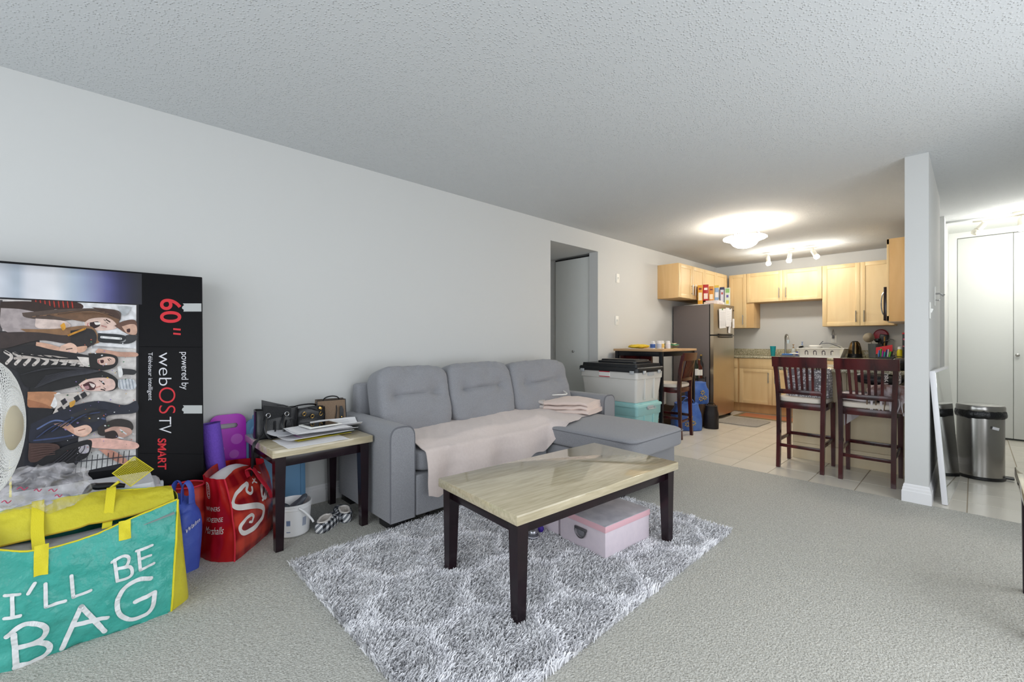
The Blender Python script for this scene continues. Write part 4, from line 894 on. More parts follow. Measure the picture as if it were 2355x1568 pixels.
# ================================================================ FAN
fan = thing('pedestal_fan', 'white pedestal fan with wire guard cut by the frame', 'fan', (1.10, -.345, .005)); mat('fan_white', 'e6e6e4', .35); mat('fan_cream', 'd9cfb4', .4)
MB().lathe([(0, .0), (.15, .0), (.15, .012), (.13, .022), (.04, .035), (.025, .05), (0, .05)], 32).build('base', M['fan_white'], fan)
MB().cyl((0, 0, .04), (0, 0, .80), .014).build('pole', M['fan_white'], fan)
MB().lathe([(.0, 0), (.05, 0), (.062, .02), (.062, .09), (.045, .12), (0, .125)], 20).xf(Matrix.Translation((0, -.05, .87)) @ Matrix.Rotation(-PI/2, 4, 'X')).build('motor', M['fan_white'], fan)
FX = Matrix.Translation((.05, .075, .872)) @ Matrix.Rotation(-.17, 4, 'Z') @ Matrix.Rotation(-PI/2, 4, 'X')
RF = .222
def guard(front):
    sg = 1 if front else -1; mb = MB(); prof = [(.055, .082), (.10, .080), (.15, .070), (.19, .052), (.212, .028), (RF, .0)]
    nw = 144 if front else 72
    for k in range(nw):
        tw = (.95 if k % 2 else -.95) if front else -.4; P = []
        for i, (r, z) in enumerate(bez([(a, b) for a, b in prof], 10) and [(q.x, q.y) for q in bez([(a, b) for a, b in prof], 10)]):
            a = 2*PI*k/nw+tw*(r-.055)/.17; P.append((r*math.cos(a), r*math.sin(a), sg*z))
        mb.tube(P, .0009, 4, cap=False)
    for r, z in ((.055, .082), (.125, .077), (.19, .052)): mb.tube([(r*math.cos(2*PI*k/48), r*math.sin(2*PI*k/48), sg*z) for k in range(48)], .0012, 4, closed=True)
    return mb
guard(True).xf(FX).build('front_guard', M['fan_white'], fan, 60); guard(False).xf(FX).build('rear_guard', M['fan_white'], fan, 60)
MB().tube([(RF*math.cos(2*PI*k/64), RF*math.sin(2*PI*k/64), 0) for k in range(64)], .006, 8, closed=True).xf(FX).build('rim_ring', M['fan_white'], fan)
MB().lathe([(.0, .094), (.052, .092), (.067, .084), (.067, .078), (0, .076)], 36).xf(FX).build('hub_badge', M['fan_cream'], fan)
for k in range(3):
    mb = MB(); mb.sheet(lambda u, v: ((.03+.16*v)*math.cos(2*PI*k/3+(u-.5)*1.3*(.6+.4*v)), (.03+.16*v)*math.sin(2*PI*k/3+(u-.5)*1.3*(.6+.4*v)), .02*(u-.5)*2), 10, 8, .002); mb.xf(FX).build('blade', mat('fan_blade', 'd8dada', .4), fan, 60)
# ================================================================ BLUE BAG, RED BAGS
mat('blue_bag', '3f55b4', .5, bump=(18, .5, .012), var=(6, .4, '5a70cc')); mat('red_gloss', 'b0121e', .25, bump=(14, .3, .01)); mat('white_print', 'efe9e6', .4); mat('red_strap', 'd2253c', .6)
def plaid_mat():
    m = bpy.data.materials.new('red_plaid'); m.use_nodes = True; nt = m.node_tree; N = nt.nodes; Lk = nt.links; b = N['Principled BSDF']; b.inputs['Roughness'].default_value = .22
    tc = N.new('ShaderNodeTexCoord'); last = None
    for i, (ax, sc, lo, hi) in enumerate((('X', 9, '8e0f1a', 'c8352c'), ('Z', 7, '7d0c18', 'd8503a'))):
        w = N.new('ShaderNodeTexWave'); w.bands_direction = ax; w.inputs['Scale'].default_value = sc*.35; w.inputs['Distortion'].default_value = 0; w.inputs['Detail'].default_value = 3; w.inputs['Detail Scale'].default_value = 2.5; Lk.new(tc.outputs['Object'], w.inputs['Vector'])
        r = N.new('ShaderNodeValToRGB'); e = r.color_ramp.elements; e[0].position = .3; e[0].color = (*lin(lo), 1); e[1].position = .8; e[1].color = (*lin(hi), 1); Lk.new(w.outputs['Fac'], r.inputs[0])
        if last is None: last = r.outputs[0]
        else:
            mx = N.new('ShaderNodeMixRGB'); mx.inputs[0].default_value = .5; Lk.new(last, mx.inputs[1]); Lk.new(r.outputs[0], mx.inputs[2]); last = mx.outputs[0]
    Lk.new(last, b.inputs['Base Color']); M['red_plaid'] = m; return m
plaid_mat()
bb = thing('carrier_bag', 'blue plastic carrier bag squeezed between teal bag and red bag', 'bag', (.46, .302, .005), .5)
def sack(w, d, h, seed, amp=.02, pinch=.5, n=36, rows=18, belly=.12):
    R = []
    for i in range(rows):
        t = i/(rows-1); k = (1+belly*math.sin(PI*min(1, t*1.3)))*lerp(1, pinch, smooth(.55, 1, t))
        R.append([])
        for j in range(n):
            a = 2*PI*j/n; c, s = math.cos(a), math.sin(a); x = w/2*k*math.copysign(abs(c)**.6, c); y = d/2*k*math.copysign(abs(s)**.6, s); z = h*t
            q = amp*(nz(x*8+seed, y*8, z*8)+.5*nz(x*20+seed, y*20, z*9)); R[-1].append((x*(1+q*3), y*(1+q*3), max(0, z+(q if t > .1 else 0))))
    return R
R = sack(.14, .12, .36, 4, .06, .72, belly=.06); mb = MB(); mb.rings(R, True, True, True); mb.build('bag_body', M['blue_bag'], bb, 60)
for s in (-1, 1):
    mb = MB(); P = [(s*.035-.025+.05*u, .0, 0) for u in (0, 1)]
    mb.tube(bez([(s*.05, .01*s, .33), (s*.048, .01*s, .40), (s*.03, 0, .435), (s*.012, -.01*s, .40), (s*.008, -.01*s, .33)], 20), .014, 8, flat=.25); mb.build('bag_handle', M['blue_bag'], bb, 60)
mb = MB(); text_mesh(mb, 'Walm', .05, lambda x, y: (.083, -.045+x*.6, .20+y*.6+x*.3), shear=.2); mb.build('lettering', M['white_print'], bb, 0)
# front red bag: local X along the Se face, local Y into the bag
th_r = math.atan2(.764-.512, .238-.539)   # direction of the Se face on the floor
rb = thing('reusable_bag', 'glossy red plaid reusable bag with white script lettering', 'bag', (.548, .500, .005), th_r)
RW, RD, RH = .44, .23, .41
def redface(x, z, off=0.):   # script face: local x along the face, bulges to local -y
    u = x/RW; v = z/RH; return (x*(1-.10*v)+.045*v, -.012-.035*math.sin(PI*min(1, max(0, u)))*math.sin(PI*min(1, v*.9+.1))+.075*v*v-.008*nz(u*5, v*5, 3)-.004*nz(u*11, v*13, 8)-off, z)
def redside(y, z, off=0.):   # shop-name panel: from the corner (y=0) backwards, bulges to local -x
    u = y/RD; v = z/RH; return (.35*y-.035*math.sin(PI*u)*(1-.3*v)+.045*v-.008*nz(u*6, v*5, 1)-off, -.012+.075*v*v+y*(1-.30*v), z)
MB().sheet(lambda u, v: redface(u*RW, v*(RH+.02*math.sin(u*5)), 0), 30, 26, .002).build('front_panel', M['red_plaid'], rb, 70)
MB().sheet(lambda u, v: redside(u*RD, v*RH, 0), 22, 26, .002).build('side_panel', M['red_gloss'], rb, 70)
def rear_r(u, v): a = Vector(redside(RD, v*RH)); b = Vector(redface(RW, v*RH))+Vector((.07*(1-v), RD*(1-.35*v), 0)); return tuple(a.lerp(b, u)+Vector((0, .02*math.sin(PI*u), .02*math.sin(PI*u)*v)))
MB().sheet(rear_r, 16, 16, .002).build('rear_panel', M['red_plaid'], rb, 70)
MB().sheet(lambda u, v: tuple(Vector(redface(RW, v*RH)).lerp(Vector(rear_r(1, v)), u)+Vector((.02*math.sin(PI*u), 0, 0))), 12, 16, .002).build('side_panel', M['red_gloss'], rb, 70)
MB().sheet(lambda u, v: tuple(Vector(redface(u*RW, 0)).lerp(Vector(rear_r(u, 0)), v)+Vector((0, 0, .003))), 10, 10, .002).build('bag_bottom', M['red_gloss'], rb, 70)
MB().sheet(lambda u, v: tuple(Vector(redface(u*RW, RH*.93)).lerp(Vector(rear_r(u, .97)), .06+.9*v)+Vector((0, 0, -.03+.05*math.sin(PI*v)*math.sin(PI*u)))), 12, 8, .003).build('bag_content', mat('content_white', 'd9d4d4', .7), rb, 70)
MB().tube([redside(0, RH*i/16, .004) for i in range(17)], .004, 6).build('seam_piping', M['red_strap'], rb)
def hstrap(pts, w, m, par, nm='handle_strap'):
    P = bez(pts, 28); mb = MB()
    def fn(u, v):
        i = min(len(P)-1, int(round(v*(len(P)-1)))); p = P[i]; return (p.x+(u-.5)*w, p.y, p.z)
    mb.sheet(fn, 3, len(P), .003); return mb.build(nm, m, par, 60)
hstrap([redface(.19, .37, .006), redface(.20, .405, .012), (.235, .02, .41), redface(.25, .35, .028), redface(.285, .27, .03), redface(.33, .215, .018), redface(.355, .20, .01)], .034, M['red_strap'], rb)
def cr(cx, cy):  # crop -> face metres
    v = (1530-cy)/735.; left = lerp(455, 335, v); u = (cx-left)/(850-left); return (u*RW, v*RH)
fs = lambda a, b: redface(a, b, .003)
mb = MB()
ribbon(mb, [cr(*q) for q in ((568, 968), (560, 1004), (532, 1010), (512, 968), (538, 918), (495, 920), (450, 935), (410, 965), (388, 1010), (396, 1050), (440, 1085), (530, 1120), (600, 1160), (638, 1210), (630, 1270), (590, 1315), (540, 1335), (480, 1325), (445, 1280), (445, 1235), (480, 1200), (520, 1195), (545, 1225), (535, 1262), (512, 1252))], (.012, .032), fs, 150)
ribbon(mb, [cr(*q) for q in ((640, 1130), (690, 1095), (725, 1045), (715, 1005), (680, 1010), (650, 1060), (655, 1110), (690, 1130), (735, 1090), (752, 1055))], (.012, .022), fs, 80)
ribbon(mb, [cr(*q) for q in ((602, 905), (612, 935), (635, 955))], .008, fs, 12); ribbon(mb, [cr(*q) for q in ((583, 935), (635, 915))], .008, fs, 8)
ribbon(mb, [cr(*q) for q in ((700, 872), (722, 895))], .007, fs, 8)
mb.build('script_lettering', M['white_print'], rb, 0)
for s_, v0, hh, wd, sh in (('WINNERS', .575, .022, .125, .15), ('HOMESENSE', .44, .022, .135, .2), ('Marshalls', .30, .034, .14, .25)):
    mb = MB(); text_mesh(mb, s_, .03, lambda x, y, v0=v0: redside(RD*.86-x, RH*v0+y+.12*x, .003), width=wd, height=hh, shear=sh); mb.build('shop_lettering', M['white_print'], rb, 0)
mb = MB()
for r_ in (.026, .021): ribbon(mb, [(RD*.72+r_*.8*math.cos(a), RH*.84+r_*1.6*math.sin(a)) for a in [2*PI*k/16 for k in range(17)]], .003, lambda a, b: redside(a, b, .003), 40)
text_mesh(mb, 'RFID', .02, lambda x, y: redside(RD*.745-y, RH*.79+x, .003), width=.045)
mb.build('round_logo', M['white_print'], rb, 0)
# second red plaid bag behind
rb2 = thing('reusable_bag', 'second red plaid bag mostly hidden behind the glossy red bag', 'bag', (.30, .335, .005), PI/2-.1)
mb = MB(); R = sack(.17, .08, .37, 11, .012, .95, belly=.05); mb.rings(R, True, True, False); mb.build('bag_body', M['red_plaid'], rb2, 60)
mb = MB(); mb.tube([tuple(Vector(p)+Vector((0, 0, .002))) for p in R[-1]], .005, 6, closed=True); mb.build('rim_trim', M['red_strap'], rb2)
mb = MB(); text_mesh(mb, 'Me', .09, lambda x, y: (-.02+x*.6-.04, -.050, .13+y*.6), shear=.3); mb.build('lettering', M['white_print'], rb2, 0)
# ================================================================ YOGA MAT, MAGENTA BOARD, BLUE LID
mat('yoga_purple', '7350c0', .85, bump=(120, .6, .004), var=(90, .3, '5f3eab'))
ym = thing('yoga_mat', 'rolled purple yoga mat standing against the carton', 'yoga mat', (.150, .537, .005)); ym.rotation_euler = (.105, -.04, 0)
mb = MB(); P = []
for k in range(240):
    a = k/239*6*2*PI; a += 2.6; r = .012+.040*k/239; P.append((r*math.cos(a), r*math.sin(a)))
mb.grid(lambda u, v: (*P[min(239, int(round(u*239)))], v*.66), 240, 8)
mb.grid(lambda u, v: (P[min(239, int(round(u*239)))][0]*(1+.07*v), P[min(239, int(round(u*239)))][1]*(1+.07*v), .66), 240, 2)
mb.build('rolled_foam', M['yoga_purple'], ym, 60)
mat('magenta', 'b31cc0', .35); mat('magenta_light', 'c55fd0', .4)
mg = thing('plastic_board', 'magenta plastic board with a slotted handle leaning on the wall', 'board', (.050, .575, .004)); mg.rotation_euler = (0, -.04, 0)
def board_outline(w, h, r, n=8):
    P = [(-w/2, 0), (w/2, 0)]
    for k in range(n+1): a = PI/2*k/n; P.append((w/2-r+r*math.cos(a), h-r+r*math.sin(a)))
    for k in range(n+1): a = PI/2+PI/2*k/n; P.append((-w/2+r+r*math.cos(a), h-r+r*math.sin(a)))
    return P
mb = MB(); W_, H_ = .19, .685
# frame pieces around the slot so the handle hole is open
def ring_plate(outer, inner, x0, x1):
    n = len(outer); mb = MB(); v = [(x0, *p) for p in outer]+[(x0, *p) for p in inner]+[(x1, *p) for p in outer]+[(x1, *p) for p in inner]; f = []
    for i in range(n):
        j = (i+1) % n; f += [(i, j, n+j, n+i), (2*n+i, 3*n+i, 3*n+j, 2*n+j), (i, 2*n+i, 2*n+j, j), (n+i, n+j, 3*n+j, 3*n+i)]
    return mb.add(v, f)
cxy, czz, sw_, sh_ = -.01, .615, .12, .030
def ray_outline(n=64):
    O = []; I = []
    poly = board_outline(W_, H_, .05)
    for k in range(n):
        a = 2*PI*k/n; d = Vector((math.cos(a), math.sin(a))); best = None
        for i in range(len(poly)):
            p, q = Vector(poly[i]), Vector(poly[(i+1) % len(poly)]); e = q-p; den = d.x*e.y-d.y*e.x
            if abs(den) < 1e-9: continue
            w = p-Vector((cxy, czz)); t = (w.x*e.y-w.y*e.x)/den; s_ = (w.x*d.y-w.y*d.x)/den
            if t > 0 and -1e-6 <= s_ <= 1+1e-6: best = t if best is None else min(best, t)
        O.append((cxy+d.x*best, czz+d.y*best))
        c, s_ = math.cos(a), math.sin(a); I.append((cxy+(sw_/2-sh_/2)*max(-1, min(1, c*3))+sh_/2*c, czz+sh_/2*s_))
    return O, I
O_, I_ = ray_outline(); ring_plate(O_, I_, 0, .012).build('board', M['magenta'], mg, 30)
for (y, z, r) in ((.045, .53, .032), (.03, .44, .026), (-.04, .48, .02)): MB().add([(.0126, y+r*math.cos(2*PI*k/24), z+r*math.sin(2*PI*k/24)) for k in range(24)], [tuple(range(24))]).build('printed_dot', M['magenta_light'], mg, 0)
mb = MB(); mb.tube([(.014, .075+.012*math.cos(2*PI*k/16), .36+.012*math.sin(2*PI*k/16)) for k in range(16)], .003, 6, closed=True); mb.build('badge_ring', M['paper_grey'], mg)
mat('lid_blue', '6d9cc4', .35)
bl = thing('bin_cover', 'blue plastic bin lid leaning on the wall behind the end table', 'lid', (.038, .84, .005)); bl.rotation_euler = (0, -.045, 0)
mb = MB(); R = []
for ix, x in ((0, 0), (0, .018), (.012, .022), (.03, .022), (.036, .03)): R.append([(x, p[0], p[1]) for p in rr_loop(0, .32, .36-2*ix, .64-2*ix, .06, 0, 6)])
mb.rings(R); mb.build('lid_panel', M['lid_blue'], bl, 40)
MB().bx(-.005, .02, -.13, -.02, .62, .665, .01, seg=3).build('clip_lip', M['lid_blue'], bl)
# ================================================================ KITCHEN CABINETS
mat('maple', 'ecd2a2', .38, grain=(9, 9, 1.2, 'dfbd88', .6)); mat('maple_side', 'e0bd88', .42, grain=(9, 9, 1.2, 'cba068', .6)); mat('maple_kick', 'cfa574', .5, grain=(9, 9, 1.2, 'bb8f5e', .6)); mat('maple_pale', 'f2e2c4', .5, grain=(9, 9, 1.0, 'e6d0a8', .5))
mat('nickel', 'a9a9a8', .3, 1.); mat('cab_gap', '3d2a18', .9)
def granite():
    m = bpy.data.materials.new('granite'); m.use_nodes = True; nt = m.node_tree; N = nt.nodes; Lk = nt.links; b = N['Principled BSDF']; b.inputs['Roughness'].default_value = .15
    tc = N.new('ShaderNodeTexCoord'); v = N.new('ShaderNodeTexVoronoi'); v.inputs['Scale'].default_value = 130; Lk.new(tc.outputs['Object'], v.inputs['Vector']); t = N.new('ShaderNodeTexNoise'); t.inputs['Scale'].default_value = 60; t.inputs['Detail'].default_value = 5; Lk.new(tc.outputs['Object'], t.inputs['Vector'])
    sp = N.new('ShaderNodeSeparateColor'); Lk.new(v.outputs['Color'], sp.inputs[0]); r = N.new('ShaderNodeValToRGB'); r.color_ramp.interpolation = 'CONSTANT'; e = r.color_ramp.elements; e[0].color = (*lin('b5ae92'), 1); e[1].position = .45; e[1].color = (*lin('d6d0ba'), 1)
    for p, c in ((.72, '9a9276'), (.84, 'a9a286'), (.94, '6a6650')): q = e.new(p); q.color = (*lin(c), 1)
    mx = N.new('ShaderNodeMath'); mx.operation = 'ADD'; sc = N.new('ShaderNodeMath'); sc.operation = 'MULTIPLY_ADD'; sc.inputs[1].default_value = .7; sc.inputs[2].default_value = -.35; Lk.new(t.outputs['Fac'], sc.inputs[0]); Lk.new(sp.outputs[0], mx.inputs[0]); Lk.new(sc.outputs[0], mx.inputs[1]); Lk.new(mx.outputs[0], r.inputs[0]); Lk.new(r.outputs[0], b.inputs['Base Color']); M['granite'] = m
granite()
def shaker(mb, x0, x1, z0, z1, y, fr=.055, th=.019):
    """door in the XZ plane, front at y-th (facing -y)"""
    mb.bx(x0, x0+fr, y-th, y, z0, z1, .0015); mb.bx(x1-fr, x1, y-th, y, z0, z1, .0015); mb.bx(x0+fr, x1-fr, y-th, y, z0, z0+fr, .0015); mb.bx(x0+fr, x1-fr, y-th, y, z1-fr, z1, .0015)
    mb.bx(x0+fr-.003, x1-fr+.003, y-th+.008, y-.003, z0+fr-.003, z1-fr+.003); return mb
def bar_handle(par, x, y, z0, z1):
    mb = MB(); mb.cyl((x, y-.028, z0), (x, y-.028, z1), .006, n=10)
    for z in (z0+.025, z1-.025): mb.cyl((x, y, z), (x, y-.028, z), .0045, n=8)
    return mb.build('handle', M['nickel'], par)
def cabinet(name, label, loc, rz, w, d, h, z0, doors, toe=0, drawer=0, group=None):
    """origin: back-left corner on wall, local x along the wall, front faces -y. doors: [(x0,x1,handle_x or None)]"""
    t = thing(name, label, 'cabinet', (loc[0], loc[1], 0), rz, group)
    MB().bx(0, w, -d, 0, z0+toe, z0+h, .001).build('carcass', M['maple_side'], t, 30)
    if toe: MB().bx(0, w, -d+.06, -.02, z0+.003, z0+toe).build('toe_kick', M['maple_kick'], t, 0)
    zb = z0+toe+.003; zt = z0+h-.003
    for x0, x1, hx, hz in doors:
        ztd = zt-(drawer+.004 if drawer else 0)
        dr = shaker(MB(), x0+.0015, x1-.0015, zb, ztd, -d).build('door', M['maple'], t, 30)
        if hx is not None:
            if hz == 'low': bar_handle(dr, hx, -d-.019, zb+.05, zb+.21)
            else: bar_handle(dr, hx, -d-.019, ztd-.21, ztd-.05)
    if drawer:
        x0 = doors[0][0]; x1 = doors[-1][1]; MB().bx(x0+.0015, x1-.0015, -d-.019, -d, zt-drawer, zt, .0015).build('drawer_front', M['maple'], t, 30)
    return t
ZU0, ZU1 = 1.345, 2.232; UD = .31
# left wall uppers: local x runs along +y -> front faces +x: rotate so that local -y = +x  => rz = +90deg
cabinet('wall_cabinet', 'maple two door wall cabinet above the fridge nearest the opening', (.002, 5.915), PI/2, .835, UD, ZU1-1.745, 1.745, [(0, .42, .375, 'low'), (.42, .835, .465, 'low')])
cabinet('wall_cabinet', 'maple two door wall cabinet in the corner beyond the cereal boxes', (.002, 6.752), PI/2, .95, UD, ZU1-1.745, 1.745, [(0, .44, .395, 'low'), (.44, .87, .485, 'low')])
cabinet('wall_cabinet', 'narrow tall maple wall cabinet behind the fridge top', (.335, 8.038), 0, .378, UD, ZU1-ZU0, ZU0, [(.0, .272, .225, 'low')])
cabinet('wall_cabinet', 'short wide maple wall cabinet above the sink', (.715-.105, 8.0385), 0, 1.028, UD+.002, ZU1-1.752, 1.752, [(0, .521, .475, 'low'), (.521, 1.028, .567, 'low')])
cabinet('wall_cabinet', 'tall two door maple wall cabinet above the kettle', (1.641, 8.038), 0, .80, UD, ZU1-ZU0, ZU0, [(0, .439, .395, 'low'), (.439, .80, .485, 'low')])
# right wall cabinet, seen from its end, and microwave
cabinet('wall_cabinet', 'maple wall cabinet seen from its plain end beside the white partition', (2.829, 6.215), -PI/2, .055, .285, ZU1-ZU0, ZU0, [(0, .055, None, 'low')])
cabinet('wall_cabinet', 'maple wall cabinet over the microwave', (2.829, 7.05), -PI/2, .77, .285, ZU1-1.75, 1.75, [(0, .385, None, 'low'), (.385, .77, None, 'low')])
mw = thing('microwave', 'over range microwave with dark door and curved steel handle', 'microwave', (2.829, 7.04, 0), -PI/2); mat('mw_dark', '2a1d1c', .2)
MB().bx(0, .755, -.31, -.002, 1.34, 1.74, .004).build('microwave_body', mat('mw_steel', 'b5b0ab', .35, .7), mw); MB().bx(0, .755, -.345, -.311, 1.36, 1.73, .004).build('microwave_door', M['mw_dark'], mw)
MB().tube(bez([(.70, -.345, 1.42), (.70, -.362, 1.46), (.70, -.37, 1.55), (.70, -.362, 1.64), (.70, -.345, 1.68)], 20), .006, 10).build('handle', M['chrome'], mw)
# base cabinets on the back wall
CT = .895
cabinet('base_cabinet', 'maple sink base cabinet with two doors and a false drawer', (.575, 8.038), 0, .965, .585, CT-.035, 0, [(.02, .486, .44, 'high'), (.486, .95, .53, 'high')], .15, .155)
cabinet('base_cabinet', 'narrow maple base cabinet tucked beside the fridge', (.30, 8.038), 0, .272, .585, CT-.035, 0, [(.0, .27, None, 'high')], .15, .155)
cabinet('base_cabinet', 'maple base cabinet below the kettle', (1.545, 8.038), 0, .66, .585, CT-.035, 0, [(0, .33, .29, 'high'), (.33, .66, .37, 'high')], .15, .155)
cabinet('base_cabinet', 'maple corner base cabinet by the partition wall', (2.21, 8.038), 0, .60, .585, CT-.035, 0, [(0, .58, .05, 'high')], .15, .155)
mb = MB(); mb.bx(.30, 2.829, 7.42, 8.036, CT-.032, CT, .004); ctop = tag(mb.build('countertop', M['granite']), 'granite countertop along the kitchen back wall', 'countertop')
MB().bx(.30, 2.829, 8.012, 8.036, CT, CT+.105, .003).build('backsplash', M['granite'], ctop)
# peninsula
pn = thing('peninsula', 'maple panelled peninsula behind the two bar stools', 'cabinet', (0, 0, 0))
MB().bx(1.965, 2.829, 4.95, 5.50, .0, CT-.04, .002).build('carcass', M['maple_pale'], pn, 30)
for x0, x1 in ((1.95, 2.375), (2.379, 2.829)): MB().bx(x0, x1, 4.932, 4.95, .155, CT-.036, .002).build('back_panel', M['maple_pale'], pn, 30)
MB().bx(1.95, 2.829, 4.937, 4.951, .0, .152, .001).build('kick_panel', M['maple_pale'], pn, 30)
tag(MB().bx(1.87, 2.829, 4.72, 5.56, CT-.036, CT-.004, .005).build('bar_counter', M['granite']), 'granite slab on the peninsula above the stools', 'countertop')
# ================================================================ FRIDGE
mat('fridge_side', '6b6463', .45, bump=(300, .15, .001)); mat('steel_warm', 'd6cbb8', .3, 1., grain=(2, 300, 2, 'c4b8a4', .4)); mat('black_plastic', '141416', .35)
fr = thing('refrigerator', 'stainless top freezer refrigerator with dark grey side', 'refrigerator', (0, 0, 0)); FY0, FY1, FZ = 6.335, 7.105, 1.665
MB().bx(.035, .57, FY0, FY1, .03, FZ-.01, .006).build('cabinet_body', M['fridge_side'], fr)
for z0, z1, nm in ((.055, 1.205, 'fridge_door'), (1.225, FZ, 'freezer_door')):
    mb = MB(); n = 12; R = []
    prof = [(FY0+.0, .585)]+[(lerp(FY0, FY1, k/n), .632+.022*math.sin(PI*k/n)) for k in range(n+1)]+[(FY1, .585)]
    for z, s in ((z0, 1), (z1, 1)): R.append([(x, y, z) for y, x in prof])
    mb.rings(R); dr = mb.build(nm, M['steel_warm'], fr, 40)
    zz = z1-.012 if nm == 'fridge_door' else z0+.004
    hb = MB(); hb.tube([(.652, FY0+.12, zz), (.668, FY0+.20, zz-.004), (.672, FY0+.42, zz-.004), (.664, FY0+.60, zz)], .010, 8); hb.build('grip', M['black_plastic'], dr)
MB().bx(.57, .60, FY0+.005, FY1-.005, .03, FZ-.005).build('door_gasket', M['black_plastic'], fr, 0)
for y in (FY0+.06, FY1-.06): MB().bx(.54, .60, y-.02, y+.02, .0, .04).build('foot', M['black_plastic'], fr)
MB().bx(.654, .656, FY1-.10, FY1-.065, 1.585, 1.605).build('badge', M['mw_dark'], fr, 0)
def fridge_paper(name, label, y0, y1, z0, z1, tilt, m='paper', lines=6, cat='paper', bulge=.014, k=0, extra=None):
    t = thing(name, label, cat, (.652+.004*k, (y0+y1)/2, (z0+z1)/2)); t.rotation_euler = (tilt, 0, 0); w, h = y1-y0, z1-z0
    f = lambda u, v: (.006+bulge*math.sin(PI*u)*.6+.01*v*bulge*20*.1, (u-.5)*w, (v-.5)*h)
    MB().sheet(f, 8, 8, .001).build('sheet', M[m], t, 60); mb = MB()
    for i in range(lines):
        v0 = .12+.75*i/lines; mb.grid(lambda u, v, v0=v0: tuple(Vector(f(.1+.75*u, v0+.012*v))+Vector((.0012, 0, 0))), 8, 2)
    mb.build('printed_lines', M['ink'], t, 0)
    if extra: MB().box((.012, extra[0]*w, .47*h), (.012, .03, .02), .003).build('magnet', mat('magnet_'+extra[1], extra[1], .5), t)
    return t
fridge_paper('note_sheet', 'curled white sheet held on freezer door by a green magnet', 6.47, 6.72, 1.32, 1.60, .06, extra=(-.1, '3a9a3c'), lines=10)
fridge_paper('note_sheet', 'white letter on freezer door under a dark clip', 6.70, 6.93, 1.42, 1.62, -.03, extra=(.1, '2b3a2c'), k=1)
fridge_paper('recipe_card', 'small picture card hanging below the letter on the freezer', 6.70, 6.90, 1.345, 1.43, .02, lines=3, k=2)
fridge_paper('receipt', 'narrow paper slip hanging lowest on the freezer door', 6.80, 6.88, 1.25, 1.35, -.12, lines=4, k=1)
fridge_paper('sticker_label', 'white energy sticker at the edge of the freezer door', 6.985, 7.06, 1.33, 1.47, .0, lines=5, bulge=.0, k=-1)
# cereal boxes on top of the fridge
def carton(label, y0, y1, x0, x1, z0, h, col, bands, rz=0, cat='box', name='cereal_box'):
    t = thing(name, label, cat, ((x0+x1)/2, (y0+y1)/2, z0), rz); w, d = x1-x0, y1-y0
    MB().bx(-w/2, w/2, -d/2, d/2, 0, h, .002).build('carton', flat('c_'+col, col, .45), t)
    for i, (c2, za, zb, sh) in enumerate(bands):
        MB().bx(w/2-.001, w/2+.0008+.0003*i, -d/2*sh, d/2*sh, za*h, zb*h).build('print_panel', flat('c_'+c2, c2, .45), t, 0); MB().bx(-w/2*sh, w/2*sh, -d/2-.0008-.0003*i, -d/2+.001, za*h, zb*h).build('print_panel', flat('c_'+c2, c2, .45), t, 0)
    return t
FT = FZ
for k, (lb_, w_, h_, z_, col, bands) in enumerate((
    ('tall orange yellow cereal box with a white panel', .066, .285, 0, 'e0a02a', [('efe6cf', .22, .62, .7), ('8a2a22', .76, .86, .6)]),
    ('red cereal box standing on the white cartons', .075, .235, .062, 'b81f26', [('f0e2da', .1, .45, .7), ('f5f0e8', .66, .80, .6)]),
    ('smaller orange cereal box on the white cartons', .062, .215, .062, 'd88f28', [('efe3c8', .1, .45, .7), ('7a2a1e', .72, .82, .6)]),
    ('blue and yellow cereal box beside the small orange one', .055, .255, .040, '8fb0d8', [('e3c43a', .86, 1.0, 1.0), ('e8ecf2', .3, .6, .8)]),
    ('white and navy box with red lettering on the fridge', .062, .275, 0, '2f3560', [('d6d3da', .05, .86, .75), ('b8403a', .6, .72, .4)]),
    ('white and green snack box with coloured dots', .075, .270, 0, 'dfe8da', [('8cc06a', .72, .95, .7), ('5a4fa0', .46, .6, .4), ('e8d44a', .1, .3, .5)]))):
    x_, y_ = .385+.040*k, 6.47+.098*k
    carton(lb_, y_-.075, y_+.075, x_-w_/2, x_+w_/2, FT+z_+(.002 if z_ else 0), h_, col, bands, .40)
carton('flat white carton lying at the bottom on the fridge', 6.47, 6.74, .44, .63, FT, .04, 'e4dcdc', [('c9b8c0', .2, .5, .5)], name='flat_carton')
carton('flat white carton lying on top of the other carton', 6.50, 6.72, .45, .61, FT+.041, .02, 'dcd6d8', [], name='flat_carton')
tag(MB().sheet(lambda u, v: (lerp(.2, .55, v), lerp(6.345, 6.44, u), FT-.005+.012*math.sin(PI*u)*abs(math.sin(3*v))), 10, 12, .002).build('paper_bag', M['paper'], None, 60), 'crumpled white paper lying on the fridge edge', 'paper')
